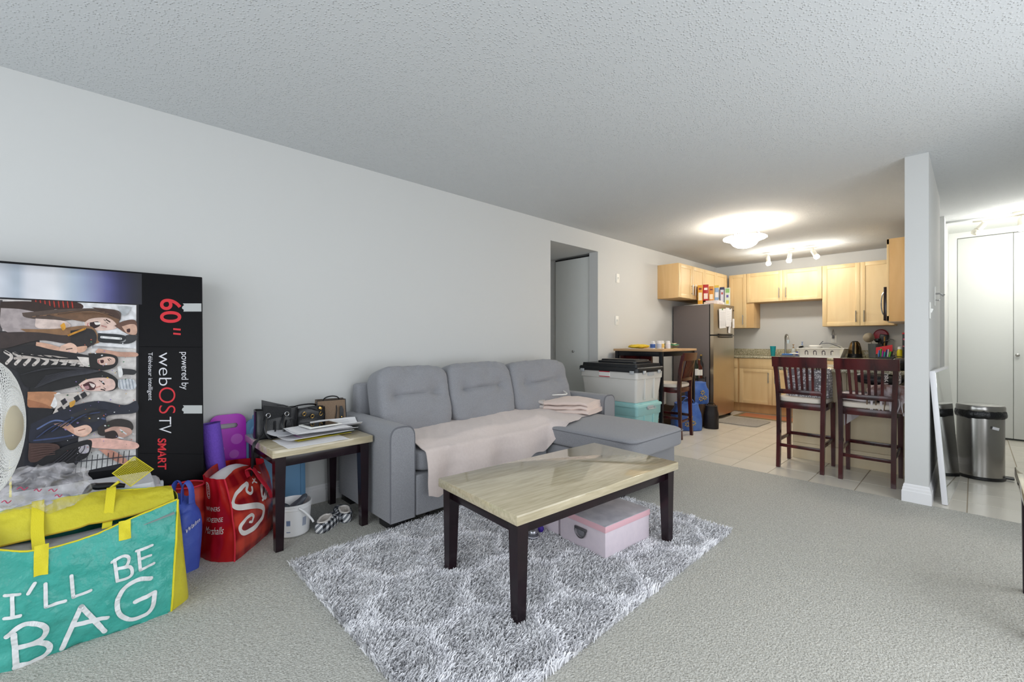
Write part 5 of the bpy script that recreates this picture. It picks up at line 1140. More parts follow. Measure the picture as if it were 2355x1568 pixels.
# ================================================================ ON THE BACK COUNTER
def lathe_thing(name, label, cat, loc, prof, m, n=24, parts=(), rz=0):
    t = thing(name, label, cat, loc, rz); MB().lathe(prof, n).build('body', m, t)
    for nm, pf, mm in parts: MB().lathe(pf, n).build(nm, mm, t)
    return t
mat('teal_cup', '1f9aa6', .2); mat('clear_soap', 'd3d8d6', .15, alpha=.75); mat('amber', '8a6a3a', .2)
lathe_thing('plastic_cup', 'teal plastic cup on the counter', 'cup', (.985, 7.75, CT), [(0, .001), (.028, .001), (.030, .004), (.042, .155), (.040, .155), (.028, .006), (0, .006)], M['teal_cup'])
fc = thing('kitchen_faucet', 'gooseneck steel faucet at the sink', 'faucet', (1.12, 7.90, CT))
MB().lathe([(0, 0), (.028, 0), (.028, .01), (.018, .03), (.016, .05), (0, .05)], 20).build('base', M['chrome'], fc)
MB().tube(bez([(0, 0, .03), (0, 0, .22), (.005, -.02, .30), (.03, -.07, .335), (.06, -.13, .315), (.075, -.155, .25)], 36), .013, 12).build('spout', M['brushed'], fc)
MB().cyl((.075, -.155, .255), (.076, -.158, .20), .017, .015).build('filter_tip', mat('tip_blue', 'c9dbe6', .3), fc)
MB().tube([(.016, -.005, .045), (.06, -.02, .075)], .006, 8).build('lever', M['chrome'], fc)
lathe_thing('soap_dispenser', 'small clear soap dispenser with gold pump', 'soap bottle', (1.245, 7.83, CT), [(0, .001), (.026, .001), (.028, .01), (.028, .105), (.014, .125), (0, .125)], M['clear_soap'], parts=[('pump', [(0, .125), (.012, .125), (.012, .14), (.004, .145), (.004, .172), (.014, .176), (.014, .184), (0, .185)], mat('pump_gold', 'a58358', .35))])
so = lathe_thing('dish_soap', 'clear dish soap bottle with white label and blue pump', 'soap bottle', (1.355, 7.86, CT), [(0, .001), (.036, .001), (.04, .01), (.04, .11), (.03, .15), (.015, .175), (0, .175)], M['clear_soap'], parts=[('pump', [(0, .175), (.013, .175), (.013, .19), (.005, .195), (.005, .215), (.016, .218), (.016, .224), (0, .226)], mat('pump_blue', '8fa3cc', .4))])
MB().lathe([(.0408, .03), (.0408, .10)], 24).build('label', M['plate_white'], so)
lathe_thing('blue_bottle', 'small dark blue bottle between the soaps', 'soap bottle', (1.30, 7.80, CT), [(0, .001), (.018, .001), (.018, .06), (.008, .075), (0, .08)], mat('deep_blue', '2f3f9a', .25))
tr = thing('sponge_tray', 'tray with blue and white scrub brushes by the sink', 'tray', (1.26, 7.66, CT)); MB().bx(-.13, .13, -.06, .06, .0, .02, .006).build('tray', mat('tray_grey', '6b6f78', .4), tr); MB().bx(-.12, .02, -.03, .03, .02, .045, .008, seg=3).build('sponge', mat('sponge_blue', '4f7ec0', .8), tr)
MB().tube([(-.02, .0, .04), (.05, -.02, .05), (.12, -.01, .04)], .012, 8).build('brush', M['plate_white'], tr)
dr = thing('dish_rack', 'white plastic dish rack with arched openings', 'dish rack', (1.64, 7.70, CT+.0015)); mat('rack_white', 'e2e2e0', .4)
def slab_with_arches(parent):
    W2, H2 = .24, .125; mb = MB()
    # front wall split around four arches
    xs = [-.155, -.052, .052, .155]
    hw = .021; z0, z1 = .035, .080; yf = lambda x, z: -.155-.03*(z/.125)
    def q(x0, x1, za, zb):
        k = 1+.12*0
        mb.add([(x0, yf(x0, za), za), (x1, yf(x1, za), za), (x1, yf(x1, zb), zb), (x0, yf(x0, zb), zb), (x0, yf(x0, za)+.004, za), (x1, yf(x1, za)+.004, za), (x1, yf(x1, zb)+.004, zb), (x0, yf(x0, zb)+.004, zb)], [(0, 1, 2, 3), (7, 6, 5, 4), (0, 4, 5, 1), (2, 6, 7, 3), (1, 5, 6, 2), (0, 3, 7, 4)])
    q(-W2, W2, .0, z0); q(-W2, W2, z1+hw, H2); e = [-W2]
    for x in xs: q(e[-1], x-hw, z0, z1+hw); e.append(x+hw)
    q(e[-1], W2, z0, z1+hw)
    for x in xs:   # arch spandrels
        for sg in (-1, 1):
            pts = [(x+sg*hw, z1), (x+sg*hw, z1+hw)]+[(x+sg*hw*math.sin(PI/2*k/6), z1+hw*math.cos(PI/2*k/6)) for k in range(7)]
            mb.prism(pts, 0, .004, lambda a, b, c: (a, yf(a, b)+c, b))
    for x in xs: MB().bx(x-.012, x+.012, yf(0, .06)-.001, yf(0, .06)+.006, .03, .085, .004).build('slot_tongue', M['rack_white'], parent)
    return mb.build('front_wall', M['rack_white'], parent, 0)
slab_with_arches(dr)
mb = MB(); mb.sheet(lambda u, v: (lerp(-.24, .24, u), .16+.03*v, .125*v), 4, 4, .004); mb.sheet(lambda u, v: (-.24-.03*v, lerp(-.155-.03*v, .16+.03*v, u), .125*v), 4, 4, .004); mb.sheet(lambda u, v: (.24+.05*v, lerp(-.155-.03*v, .16+.03*v, u), .125*v), 4, 4, .004); mb.bx(-.24, .24, -.155, .16, .0, .006); mb.build('tub_walls', M['rack_white'], dr, 40)
MB().tube([(-.27, -.185, .126), (.29, -.185, .126), (.29, .19, .126), (-.27, .19, .126)], .007, 8, closed=True).build('rim', M['rack_white'], dr)
tag(MB().bx(1.34, 1.96, 7.50, 7.88, CT+.0, CT+.001).build('drain_mat', M['rack_white']), 'flat white drain board under the dish rack', 'drain board')
tag(MB().bx(1.45, 1.80, 7.56, 7.575, CT+.012, CT+.10, .003).build('slot_shade_panel', mat('slot_shade', '3f3a48', .5)), 'dark panel inside the dish rack coloured as shade in its slots', 'backing panel')  # dark colour stands in for the shade behind the arched slots
lathe_thing('cooking_pot', 'white round pot upside down in the dish rack', 'pot', (1.56, 7.70, CT+.007), [(.075, .0), (.085, .1), (.085, .155), (.07, .168), (0, .17)], M['plate_white'])
MB_h = MB().tube(bez([(1.63, 7.70, CT+.20), (1.72, 7.70, CT+.205), (1.80, 7.71, CT+.175), (1.86, 7.72, CT+.145)], 16), .013, 10, flat=.5); tag(MB_h.build('pan_handle', mat('grey_handle', '70737a', .45)), 'grey pan handle resting on the dish rack', 'pan handle')
tag(MB().tube([(1.60, 7.72, CT+.17), (1.625, 7.72, CT+.21), (1.65, 7.72, CT+.235)], .006, 8).build('soup_ladle', M['grey_handle']), 'thin grey handle poking up from the rack', 'utensil')
tag(MB().lathe([(0, 0), (.06, .005), (.10, .02), (.105, .025), (.1, .03), (0, .01)], 24).xf(Matrix.Translation((1.80, 7.74, CT+.07)) @ Matrix.Rotation(1.25, 4, 'X')).build('dinner_plate', mat('plate_glaze', 'cfccbe', .25)), 'cream plate standing in the dish rack', 'plate')
tag(MB().tube([(1.36, 7.68, CT+.14), (1.41, 7.66, CT+.155)], .016, 8).build('knife_handle', M['bakelite']), 'black handle at the left end of the dish rack', 'utensil')
ke = thing('electric_kettle', 'black and bronze electric kettle on the counter', 'kettle', (2.02, 7.73, CT)); mat('bronze', '9a8460', .22, 1.)
MB().lathe([(.0, .0), (.085, 0), (.09, .012), (.088, .02), (0, .02)], 28).build('base', M['black_plastic'], ke); MB().lathe([(.082, .02), (.084, .03), (.080, .06)], 28).build('lower_band', M['black_plastic'], ke); MB().lathe([(.080, .06), (.072, .14), (.055, .205), (.04, .225)], 28).build('kettle_body', M['bronze'], ke)
MB().lathe([(.042, .222), (.03, .236), (0, .24)], 24).build('kettle_lid', M['black_plastic'], ke); MB().tube(bez([(-.01, -.05, .225), (-.008, -.085, .18), (-.006, -.095, .10), (-.002, -.088, .05)], 16), .014, 10, flat=.7).build('handle', M['black_plastic'], ke)
co = lathe_thing('utensil_crock', 'dark grey utensil crock with ladles', 'crock', (2.235, 7.76, CT), [(0, .001), (.062, .001), (.070, .01), (.078, .20), (.074, .20), (.064, .02), (0, .02)], mat('crock_grey', '4d5152', .35)); 
def utensil(name, label, pts, head, hm, hpos, hrot=(0, 0, 0), m='black_plastic'):
    t = thing(name, label, 'utensil', (2.235, 7.76, CT)); MB().tube(pts, .006, 8).build('shaft', M[m], t); mb = MB().lathe(head, 20); mb.xf(Matrix.Translation(hpos) @ Euler(hrot).to_matrix().to_4x4()).build('head', hm, t); return t
mat('sieve', '9c917f', .5, .5, bump=(500, 1, .002))
utensil('sieve', 'round wire sieve standing in the utensil crock', [(-.02, 0, .06), (-.04, -.01, .22)], [(0, -.03), (.04, -.02), (.062, 0), (.066, .002), (.062, .004), (0, -.02)], M['sieve'], (-.065, -.02, .285), (-PI/2, 0, .4), 'brushed')
utensil('ladle', 'black ladle in the utensil crock', [(.02, 0, .06), (.045, -.01, .23)], [(0, -.03), (.025, -.024), (.04, 0), (.036, 0), (0, -.025)], M['black_plastic'], (.03, -.02, .25), (-.6, 0, 0))
utensil('spatula', 'black slotted spatula leaning in the utensil crock', [(.0, .03, .06), (.10, .0, .23), (.15, -.01, .25)], [(0, 0), (.03, .002), (.03, .006), (0, .006)], M['black_plastic'], (.17, -.01, .258), (0, .3, 0))
rp = thing('hanging_pan', 'red pan hanging behind the utensil crock', 'pan', (2.27, 7.98, 1.215)); MB().lathe([(0, 0), (.07, 0), (.085, -.03), (.082, -.03), (.068, -.004), (0, -.004)], 28).xf(Matrix.Rotation(PI/2, 4, 'X')).build('pan', mat('pan_red', 'a3182c', .3), rp)
ut = thing('cooking_tools', 'bunch of dark cooking tools with wooden handles behind the crock', 'utensil', (2.31, 7.86, CT+.0)); MB().box((0, .02, .25), (.10, .02, .16), .02, (0, .15, 0)).build('turner', M['bakelite'], ut); MB().tube([(.01, 0, .0), (.015, 0, .30)], .008, 8).build('wood_handle', mat('wood_handle', 'b48a4c', .5), ut); MB().tube([(-.03, 0, .0), (-.04, 0, .28)], .008, 8).build('tool_shaft', M['brushed'], ut)
ph_ = thing('pen_tray', 'red edged tray crammed with coloured pens', 'tray', (2.37, 7.60, CT)); MB().bx(-.09, .09, -.05, .05, 0, .05, .006).build('tray', mat('tray_dark', '3b3e44', .4), ph_); MB().sheet(lambda u, v: (lerp(-.11, .06, u), .02+.01*v, .06+.09*v+.04*u), 5, 4, .004).build('red_card', mat('card_red', 'c4202c', .5), ph_)
for k, c in enumerate(('2f6ab8', '2fae4a', 'b23ab0', '36a8a0', '3a3a8a', 'd0d2d6', '58b83a', '26262a')):
    tag(MB().tube([(2.30+.018*k, 7.55+.008*math.sin(k*2), CT+.03), (2.305+.019*k, 7.545, CT+.115+.02*math.sin(k*1.7))], .008, 8).build('marker_pen', flat('pen_'+c, c, .4)), ('blue', 'green', 'magenta', 'teal', 'navy', 'white', 'lime', 'black')[k]+' marker pen standing in the pen tray', 'pen', 'marker pens in the tray')
lathe_thing('spice_jar', 'small silver jar beside the crock', 'jar', (2.30, 7.62, CT), [(0, .001), (.03, .001), (.03, .07), (.02, .08), (0, .08)], M['silver'])
lathe_thing('yellow_bottle', 'yellow squeeze bottle with white cap', 'bottle', (2.50, 7.66, CT), [(0, .001), (.03, .001), (.032, .10), (.018, .13), (0, .13)], mat('mustard', 'cfc21e', .35), parts=[('cap', [(0, .13), (.024, .13), (.02, .16), (0, .165)], M['plate_white'])])
bx_ = thing('snack_tower', 'tall dark box with red top and chalk drawings', 'box', (2.575, 7.45, CT)); MB().bx(-.03, .07, -.04, .04, 0, .335, .003).build('carton', mat('chalk_black', '1e2226', .5), bx_); MB().bx(-.031, .071, -.041, .041, .325, .345, .002).build('carton_top', M['card_red'], bx_)
mb = MB(); rr = random.Random(2)
for i in range(9): disc2(mb, (rr.uniform(-.02, .06), rr.uniform(.06, .30)), rr.uniform(.006, .014), lambda a, b: (a, -.0408, b), 8)
mb.build('chalk_print', mat('chalk_pink', 'c9607a', .6), bx_, 0)['kind'] = 'stuff'
o_ = wall_plate('wall_outlet', 'white power outlet on the kitchen back wall', 'outlet', (1.722, 8.038, 1.16), '-y', kind='outlet')
t = thing('bottle_opener', 'steel opener hanging above the outlet', 'opener', (1.715, 8.03, 1.24)); MB().tube(bez([(0, 0, -.05), (-.012, -.012, -.02), (.0, -.012, .07), (.012, -.012, -.02), (0, 0, -.05)], 24), .005, 8).build('loop', M['chrome'], t); MB().lathe([(0, 0), (.015, 0), (.016, .03), (.008, .05), (0, .05)], 14, (0, -.012, -.07)).build('grip', mat('grip_grey', '6a6d78', .4), t)
# ================================================================ STOOLS
mat('mahogany', '52191a', .22, spec=.5, grain=(10, 10, 2.2, '180a0e', .85), coat=.2); mat('seat_cream', 'd6cdc2', .8, bump=(300, .3, .002))
def make_stool(label, group=None):
    t = thing('bar_stool', label, 'stool', (0, 0, 0), 0, group); m = M['mahogany']
    for s in (-1, 1):
        # rear post curves backwards towards the top (back is at -y)
        P = bez([(s*.165, -.19, 0), (s*.165, -.175, .30), (s*.168, -.17, .58), (s*.176, -.188, .80), (s*.184, -.222, .97)], 20); R = []
        for i, p in enumerate(P):
            w = lerp(.030, .034, i/20)/2; d = (.040 if .3 < i/len(P) < .75 else .034)/2; R.append([(p.x+a*w, p.y+b*d, p.z) for a, b in ((-1, -1), (1, -1), (1, 1), (-1, 1))])
        MB().rings(R).build('back_post', m, t, 30)
        R = [[(s*.175+a*w, .175+b*w+.012*(1-z/.58), z) for a, b in ((-1, -1), (1, -1), (1, 1), (-1, 1))] for z, w in ((0, .014), (.58, .019))]
        MB().rings(R).build('front_leg', m, t, 30)
        MB().bx(s*.172-.009, s*.172+.009, -.165, .175, .225, .255, .002).build('side_stretcher', m, t); MB().bx(s*.172-.010, s*.172+.010, -.155, .165, .535, .590, .002).build('seat_rail', m, t)
    MB().bx(-.16, .16, -.186, -.166, .185, .212, .002).build('rear_stretcher', m, t); MB().bx(-.165, .165, .172, .190, .24, .27, .002).build('front_stretcher', m, t)
    MB().bx(-.158, .158, -.182, -.162, .535, .590, .002).build('seat_rail', m, t); MB().bx(-.16, .16, .165, .185, .535, .590, .002).build('seat_rail', m, t)
    mb = MB(); soft_box(mb, (0, .012, .613), (.375, .385, .055), 10, 5); mb.build('seat_cushion', M['seat_cream'], t, 50)
    mb = MB(); n = 12; R = []
    for i in range(n+1):
        x = lerp(-.205, .205, i/n); yb = -.222-.018*(1-(x/.205)**2); R.append([(x, yb-.011, .905), (x, yb+.011, .905), (x, yb-.002, .995), (x, yb-.024, .995)])
    mb.rings(R); mb.build('top_rail', m, t, 40)
    MB().bx(-.165, .165, -.196, -.178, .665, .705, .002).build('lower_rail', m, t)
    for k in range(6):
        x = lerp(-.098, .098, k/5); R = [[(x*(1+.08*q)+a*.0095, lerp(-.187, -.238, q)+b*.006, lerp(.70, .91, q)) for a, b in ((-1, -1), (1, -1), (1, 1), (-1, 1))] for q in (0, .5, 1)]; MB().rings(R).build('slat', m, t, 30)
    return t
s1 = make_stool('dark mahogany bar stool holding a patterned grey bag'); s1.location = (2.118, 4.66, .001)
s2 = copy_tree(s1); s2['label'] = 'dark mahogany bar stool piled with a scarf and clothes'; s2.location = (2.578, 4.645, .001)
s3 = copy_tree(s1); s3['label'] = 'dark mahogany bar stool tucked under the bar table edge'; s3.location = (.655, 5.01, .001); s3.rotation_euler = (0, 0, PI/2+.08)
s4 = copy_tree(s1); s4['label'] = 'dark mahogany bar stool behind the storage totes by the wall'; s4.location = (.245, 5.09, .001); s4.rotation_euler = (0, 0, .12)
# patterned bag on stool one
def pat_mat():
    m = bpy.data.materials.new('ring_pattern'); m.use_nodes = True; nt = m.node_tree; N = nt.nodes; Lk = nt.links; b = N['Principled BSDF']; b.inputs['Roughness'].default_value = .8
    tc = N.new('ShaderNodeTexCoord'); v = N.new('ShaderNodeTexVoronoi'); v.inputs['Scale'].default_value = 42; v.inputs['Randomness'].default_value = .45; Lk.new(tc.outputs['Object'], v.inputs['Vector'])
    r = N.new('ShaderNodeValToRGB'); r.color_ramp.interpolation = 'CONSTANT'; e = r.color_ramp.elements; e[0].color = (*lin('8d8a90'), 1); e[1].position = .24; e[1].color = (*lin('eeecf0'), 1); q = e.new(.45); q.color = (*lin('8d8a90'), 1); Lk.new(v.outputs['Distance'], r.inputs[0]); Lk.new(r.outputs[0], b.inputs['Base Color']); M['ring_pattern'] = m
pat_mat()
pb_ = thing('tote_bag', 'grey tote bag with white ring pattern on the stool seat', 'bag', (2.145, 4.655, .642), .0); mb = MB(); handbag_body(mb, .335, .22, .24, .10, seed=3, amp=.016, flare=-.04); mb.build('bag_body', M['ring_pattern'], pb_, 60)
for y in (-.04, .04): mb = MB(); loop(mb, -.06, .07, y, .225, .085, .008); mb.build('bag_handle', M['bakelite'], pb_)
# things on stool two
sc_ = thing('scarf', 'white and brown fringed scarf heaped on the stool seat', 'scarf', (2.68, 4.62, .642)); mat('scarf_brown', '8a6a62', .95, var=(18, .9, 'c9bfc4'), bump=(200, .6, .003)); mat('scarf_white', 'd9d2d6', .95, bump=(200, .6, .003))
crumple((0, .02, .075), (.25, .26, .15), 18, 6, .16, 3).build('scarf_heap', M['scarf_brown'], sc_, 60)
mb = MB(); mb.sheet(lambda u, v: (lerp(-.02, .12, u)+.02*v, -.10-.02*math.sin(PI*v)-.02*v+.012*math.sin(u*12), .15-.22*v), 14, 10, .006); mb.build('scarf_end', M['scarf_brown'], sc_, 60)
for k in range(14):
    x = -.10+.019*k; MB().tube(bez([(x, -.125, .045), (x+.008*math.sin(k*2), -.148, .0), (x+.012*math.sin(k*3), -.150, -.05-.03*abs(math.sin(k)))], 8), .0045, 6).build('fringe', M['scarf_white'] if k % 3 else M['leather_brown'], sc_)
cl = thing('folded_clothes', 'white folded clothes hanging over the stool edge', 'clothes', (2.55, 4.66, .642)); mb = MB(); soft_box(mb, (-.04, 0, .03), (.26, .33, .06), 10, 5, nse=.012); mb.build('folded_stack', M['scarf_white'], cl, 60)
mb = MB(); mb.sheet(lambda u, v: (lerp(-.18, -.08, u)+.03*v*(u-.3), .135+.02*math.sin(u*9), .0-.27*v*(1-.45*u)), 8, 8, .003); mb.build('hanging_cloth', M['scarf_white'], cl, 60)
sw2 = thing('sweatshirt', 'black garment with white lettering lying across the scarf', 'clothes', (2.62, 4.72, .79)); mb = MB(); soft_box(mb, (0, 0, .03), (.32, .18, .09), 10, 3, nse=.02); mb.build('garment', M['bakelite'], sw2, 60)
mb = MB(); text_mesh(mb, '1980', .06, lambda x, y: (.075-y*.9, -.106, .0+x), width=.085, bold=.001); mb.build('lettering', M['white_print'], sw2, 0); mb = MB(); text_mesh(mb, 'EN&BA', .06, lambda x, y: (.152-y*.9, -.095, -.03+x), width=.13, bold=.001); mb.build('lettering', M['white_print'], sw2, 0)
# peninsula clutter
carton('flat red box lying on the peninsula behind the stools', 4.80, 4.93, 2.40, 2.70, CT-.003, .022, 'c8403c', [('e8d8d4', .3, .6, .9)], name='flat_box')
tag(MB().sheet(lambda u, v: (lerp(2.28, 2.42, u), lerp(4.80, 5.0, v), CT+.0+.02*math.sin(u*4)**2), 6, 6, .002).build('white_wrapper', M['paper'], None, 60), 'crumpled white wrapper on the peninsula', 'wrapper')
bgk = thing('backpack', 'black bag leaning against the partition on the peninsula', 'bag', (2.735, 4.90, CT-.003)); crumple((.01, 0, .05), (.12, .24, .11), 14, 12, .12, 3).build('bag_body', M['leather_black'], bgk, 60); mb = MB(); loop(mb, -.04, .04, -.03, .085, .03, .005); mb.build('bag_handle', M['leather_black'], bgk)
# ================================================================ BAR TABLE AND THINGS AROUND IT
mat('oak_top', 'c9a67e', .35, grain=(3, 40, 40, 'b8936a', .5)); mat('black_metal', '17191f', .35, .3)
BT = 1.038
bt = thing('bar_table', 'tall bar table with wooden top and black metal frame', 'table', (.385, 5.15, 0)); bw, bd = .66, .90
MB().bx(-bw/2, bw/2, -bd/2, bd/2, BT-.028, BT, .004).build('table_top', M['oak_top'], bt)
for sx in (-1, 1):
    for sy in (-1, 1): MB().bx(sx*(bw/2-.035)-.02, sx*(bw/2-.035)+.02, sy*(bd/2-.035)-.02, sy*(bd/2-.035)+.02, 0, BT-.028, .003).build('leg', M['black_metal'], bt)
for s in (-1, 1):
    MB().bx(-bw/2+.055, bw/2-.055, s*(bd/2-.035)-.012, s*(bd/2-.035)+.012, BT-.085, BT-.028, .002).build('apron', M['black_metal'], bt); MB().bx(s*(bw/2-.035)-.012, s*(bw/2-.035)+.012, -bd/2+.055, bd/2-.055, BT-.085, BT-.028, .002).build('apron', M['black_metal'], bt)
mat('pill_white', 'e6e6e8', .4)
for k, (x, y, h, lc, lb2) in enumerate(((.46, 4.94, .095, '3a5fa8', 'white pill bottle with a blue label'), (.50, 5.02, .100, 'b9c3d6', 'white pill bottle with a pale label'), (.50, 5.09, .100, 'e0bc6a', 'white pill bottle with an orange label'), (.53, 5.19, .098, 'd6d9e6', 'white pill bottle standing apart on the right'))):
    b_ = lathe_thing('pill_bottle', lb2, 'bottle', (x, y, BT), [(0, .001), (.03, .001), (.031, .005), (.031, h*.74), (.022, h*.8), (0, h*.8)], M['pill_white'], parts=[('cap', [(0, h*.8), (.027, h*.8), (.027, h), (0, h)], M['pill_white'])]); MB().lathe([(.0315, h*.12), (.0315, h*.62)], 20).build('label', flat('pl_'+lc, lc, .5), b_)
yb = thing('yellow_bag', 'crumpled yellow plastic bag lying on the bar table', 'bag', (.22, 5.02, BT)); crumple((0, 0, .028), (.22, .34, .055), 12, 5, .2, 2.6).build('bag_body', mat('yb', 'e0c030', .5), yb, 60)
for k, (c, lb3, w, d) in enumerate((('d8c83a', 'yellow flyer at the bottom of the mail pile', .22, .28), ('6f5a48', 'brown leaflet in the mail pile', .20, .26), ('e6dc8a', 'pale yellow envelope in the mail pile', .18, .27), ('5fb890', 'green flyer near the top of the mail pile', .19, .26), ('c9c2a4', 'beige curled leaflet on top of the mail pile', .14, .18))):
    t = thing('mail_flyer', lb3, 'paper', (.42+.01*k, 5.31+.012*k, BT+.001+.012*k), .15*math.sin(k*2.2)); MB().sheet(lambda u, v: ((u-.5)*w, (v-.5)*d, .004+.018*abs(v-.5)**1.5*k*.5+.003*nz(u*3, v*3, k)), 8, 8, .002).build('sheet', flat('ml_'+c, c, .6), t, 60)
tag(MB().sheet(lambda u, v: (lerp(.12, .30, u), lerp(4.78, 4.93, v), BT+.003+.002*math.sin(u*5)), 6, 6, .001).build('loose_letter', M['paper'], None, 60), 'white letter lying flat at the table corner', 'paper')
# storage totes
mat('tote_grey', 'dad8d4', .4); mat('tote_black', '1a1d22', .35); mat('tote_teal', '9accce', .35); mat('lid_teal', 'a4d6d6', .35); mat('label_red', 'c2263c', .5)
def big_tote(name, label, loc, rz, w, d, h, m, lm, lidh, cl_m):
    t = thing(name, label, 'storage bin', loc, rz); tub(MB(), -w/2+.012, w/2-.012, -d/2+.012, d/2-.012, 0, h*.74, .03).build('tub', m, t, 40)
    mb = MB(); mb.rings([rr_loop(0, 0, w-.02, d-.02, .03, h*.74, 4), rr_loop(0, 0, w-.006, d-.006, .03, h*.76, 4), rr_loop(0, 0, w, d, .03, h-.005, 4), rr_loop(0, 0, w-.02, d-.02, .03, h-.005, 4)], True, False, True); mb.build('rim_band', m, t, 40)
    for s in (-1, 1):
        MB().bx(s*(w/2-.016)-.012, s*(w/2-.016)+.012, -.10, -.08, .03, h*.76, .004).build('rib', m, t); MB().bx(s*(w/2-.016)-.012, s*(w/2-.016)+.012, .08, .10, .03, h*.76, .004).build('rib', m, t)
        c_ = MB().bx(s*(w/2+.004)-.007, s*(w/2+.004)+.007, -.06, .06, h-.05, h-.005, .004); c_.build('side_handle', cl_m, t)
    return t
tz = .005
tt = big_tote('storage_tote', 'teal plastic storage tote with teal lid at the bottom', (.40, 4.36, tz), -.03, .70, .50, .44, M['tote_teal'], None, 0, M['clip_grey']); lidm(-.36, .36, -.262, .262, .425, .045).build('lid', M['lid_teal'], tt, 40)
MB().tube([(.362, -.07, .42), (.378, -.07, .40), (.378, .07, .40), (.362, .07, .42)], .006, 8).build('latch', M['clip_grey'], tt)
MB().bx(-.34, .02, -.2525, -.243, .385, .395).build('label_strip', M['paper_grey'], tt, 0)
tg = big_tote('storage_tote', 'light grey plastic storage tote standing on the teal one', (.385, 4.35, tz+.472), -.03, .76, .53, .335, M['tote_grey'], None, 0, M['clip_grey'])
MB().bx(-.10, .04, -.272, -.262, .265, .330).build('label', M['plate_white'], tg, 0); MB().bx(-.10, .04, -.2735, -.264, .315, .331).build('label_band', M['label_red'], tg, 0); MB().bx(-.10, .04, -.2735, -.264, .262, .27).build('label_band', M['label_red'], tg, 0)
L1 = lidm(-.395, .395, -.28, .28, .325, .085); L1.build('lid', M['tote_black'], tg, 40)
for s in (-1, 1): MB().box((s*.33, -.284, .325), (.05, .012, .035), .003).build('latch', M['clip_grey'], tg); MB().box((.398, s*.15, .325), (.012, .05, .035), .003).build('latch', M['clip_grey'], tg)
l2 = tag(lidm(-.26, .26, -.17, .17, 0, .04).xf(Matrix.Translation((.40, 4.40, tz+.472+.411)) @ Matrix.Rotation(-.03, 4, 'Z')).build('spare_cover', M['tote_black'], None, 40), 'spare black lid lying on top of the grey tote', 'lid')
# bottles, bags under the bar table
wr = thing('wine_rack', 'dark wire rack with liquor bottles beside the fridge', 'rack', (.42, 6.14, .005)); mb = MB()
for x in (-.13, .13):
    for y in (-.13, .13): mb.cyl((x, y, 0), (x, y, .62), .006, n=8)
for z in (.25, .60):
    mb.tube([(-.13, -.13, z), (.13, -.13, z), (.13, .13, z), (-.13, .13, z)], .005, 6, closed=True)
    for k in range(7): x = -.13+.26*k/6; mb.tube([(x, -.13, z), (x, .13, z)], .003, 5)
mb.build('wire_frame', M['black_metal'], wr)
def liquor(x, y, label, m, h=.30, r=.038, lab='plate_white'):
    b_ = lathe_thing('liquor_bottle', label, 'bottle', (x, y, .611), [(0, .001), (r, .001), (r, h*.58), (r*.4, h*.74), (r*.36, h*.94), (0, h*.94)], m, parts=[('cap', [(0, h*.94), (r*.42, h*.94), (r*.42, h), (0, h)], M['gold'])]); MB().lathe([(r*1.01, h*.15), (r*1.01, h*.45)], 20).build('label', M[lab], b_)
mat('glass_dark', '1c2418', .1); mat('glass_brown', '4a1d12', .1)
liquor(.50, 6.05, 'dark green liquor bottle with white label', M['glass_dark']); liquor(.51, 6.14, 'brown whisky bottle with white label', M['glass_brown'], .27, .045); liquor(.50, 6.23, 'tall black liquor bottle near the fridge', M['bakelite'], .33, .036, 'print_dark'); liquor(.40, 6.07, 'clear liquor bottle with white label', M['clear_soap'], .28)
mat('ikea_blue', '3a62b4', .4, bump=(20, .5, .01), var=(8, .5, '5f88d0')); mat('sun_yellow', 'd9b43a', .5)
def blue_sack(label, loc, w, d, h, seed, rz, handles=True):
    t = thing('shopping_bag', label, 'bag', loc, rz); R = sack(w, d, h, seed, .02, .8, belly=.05); mb = MB(); mb.rings(R, True, True, True); mb.build('bag_body', M['ikea_blue'], t, 50)
    if handles:
        for s in (-1, 1): mb = MB(); loop(mb, -w*.22, w*.22, s*d*.3, h*.9, .11, .010); mb.build('bag_handle', M['ikea_blue'], t, 60)
    mb = MB(); rr = random.Random(seed)
    for sx, sy in ((.0, .55), (-.05, .25), (.06, .3)):
        for k in range(7):
            a = 2*PI*k/7; mb.tube([(sx*w*2+.014*math.cos(a), -d*.535-.004, h*sy+.014*math.sin(a)), (sx*w*2+.032*math.cos(a), -d*.535-.004, h*sy+.032*math.sin(a))], .005, 6)
    mb.build('sun_print', M['sun_yellow'], t)['kind'] = 'stuff'; return t
blue_sack('blue plastic shopping bag with yellow print on the floor under the table', (.62, 5.50, .005), .34, .28, .33, 8, .75); blue_sack('blue plastic shopping bag with yellow print resting higher by the fridge', (.60, 5.86, .30), .26, .24, .28, 15, 1.0, False)
tag(MB().bx(.50, .72, 5.76, 5.96, .005, .30, .01).build('cardboard_box', mat('cardboard', '5b4636', .8)), 'dark cardboard box carrying the upper blue bag', 'box')
mat('nylon_black', '1a1416', .5, bump=(30, .5, .006)); kb = thing('cooler_bag', 'black nylon bag standing on the tiles by the fridge', 'bag', (.815, 5.81, .003), .35); mb = MB(); R = sack(.17, .20, .29, 21, .012, .85, belly=.03); mb.rings(R); mb.build('bag_body', M['nylon_black'], kb, 50); mb = MB(); loop(mb, -.05, .05, .0, .27, .06, .007); mb.build('bag_handle', M['nylon_black'], kb)
lathe_thing('paint_can', 'white tin with red stripe on the floor behind the stool', 'can', (.33, 5.72, .26), [(0, .001), (.085, .001), (.085, .20), (.075, .205), (0, .205)], mat('tin_white', 'cfcbc6', .35), parts=[('stripe', [(.0855, .17), (.0855, .19)], M['label_red'])])
tag(MB().bx(.22, .44, 5.62, 5.82, .005, .26, .008).build('wooden_crate', M['cardboard']), 'brown crate below the white tin', 'crate')
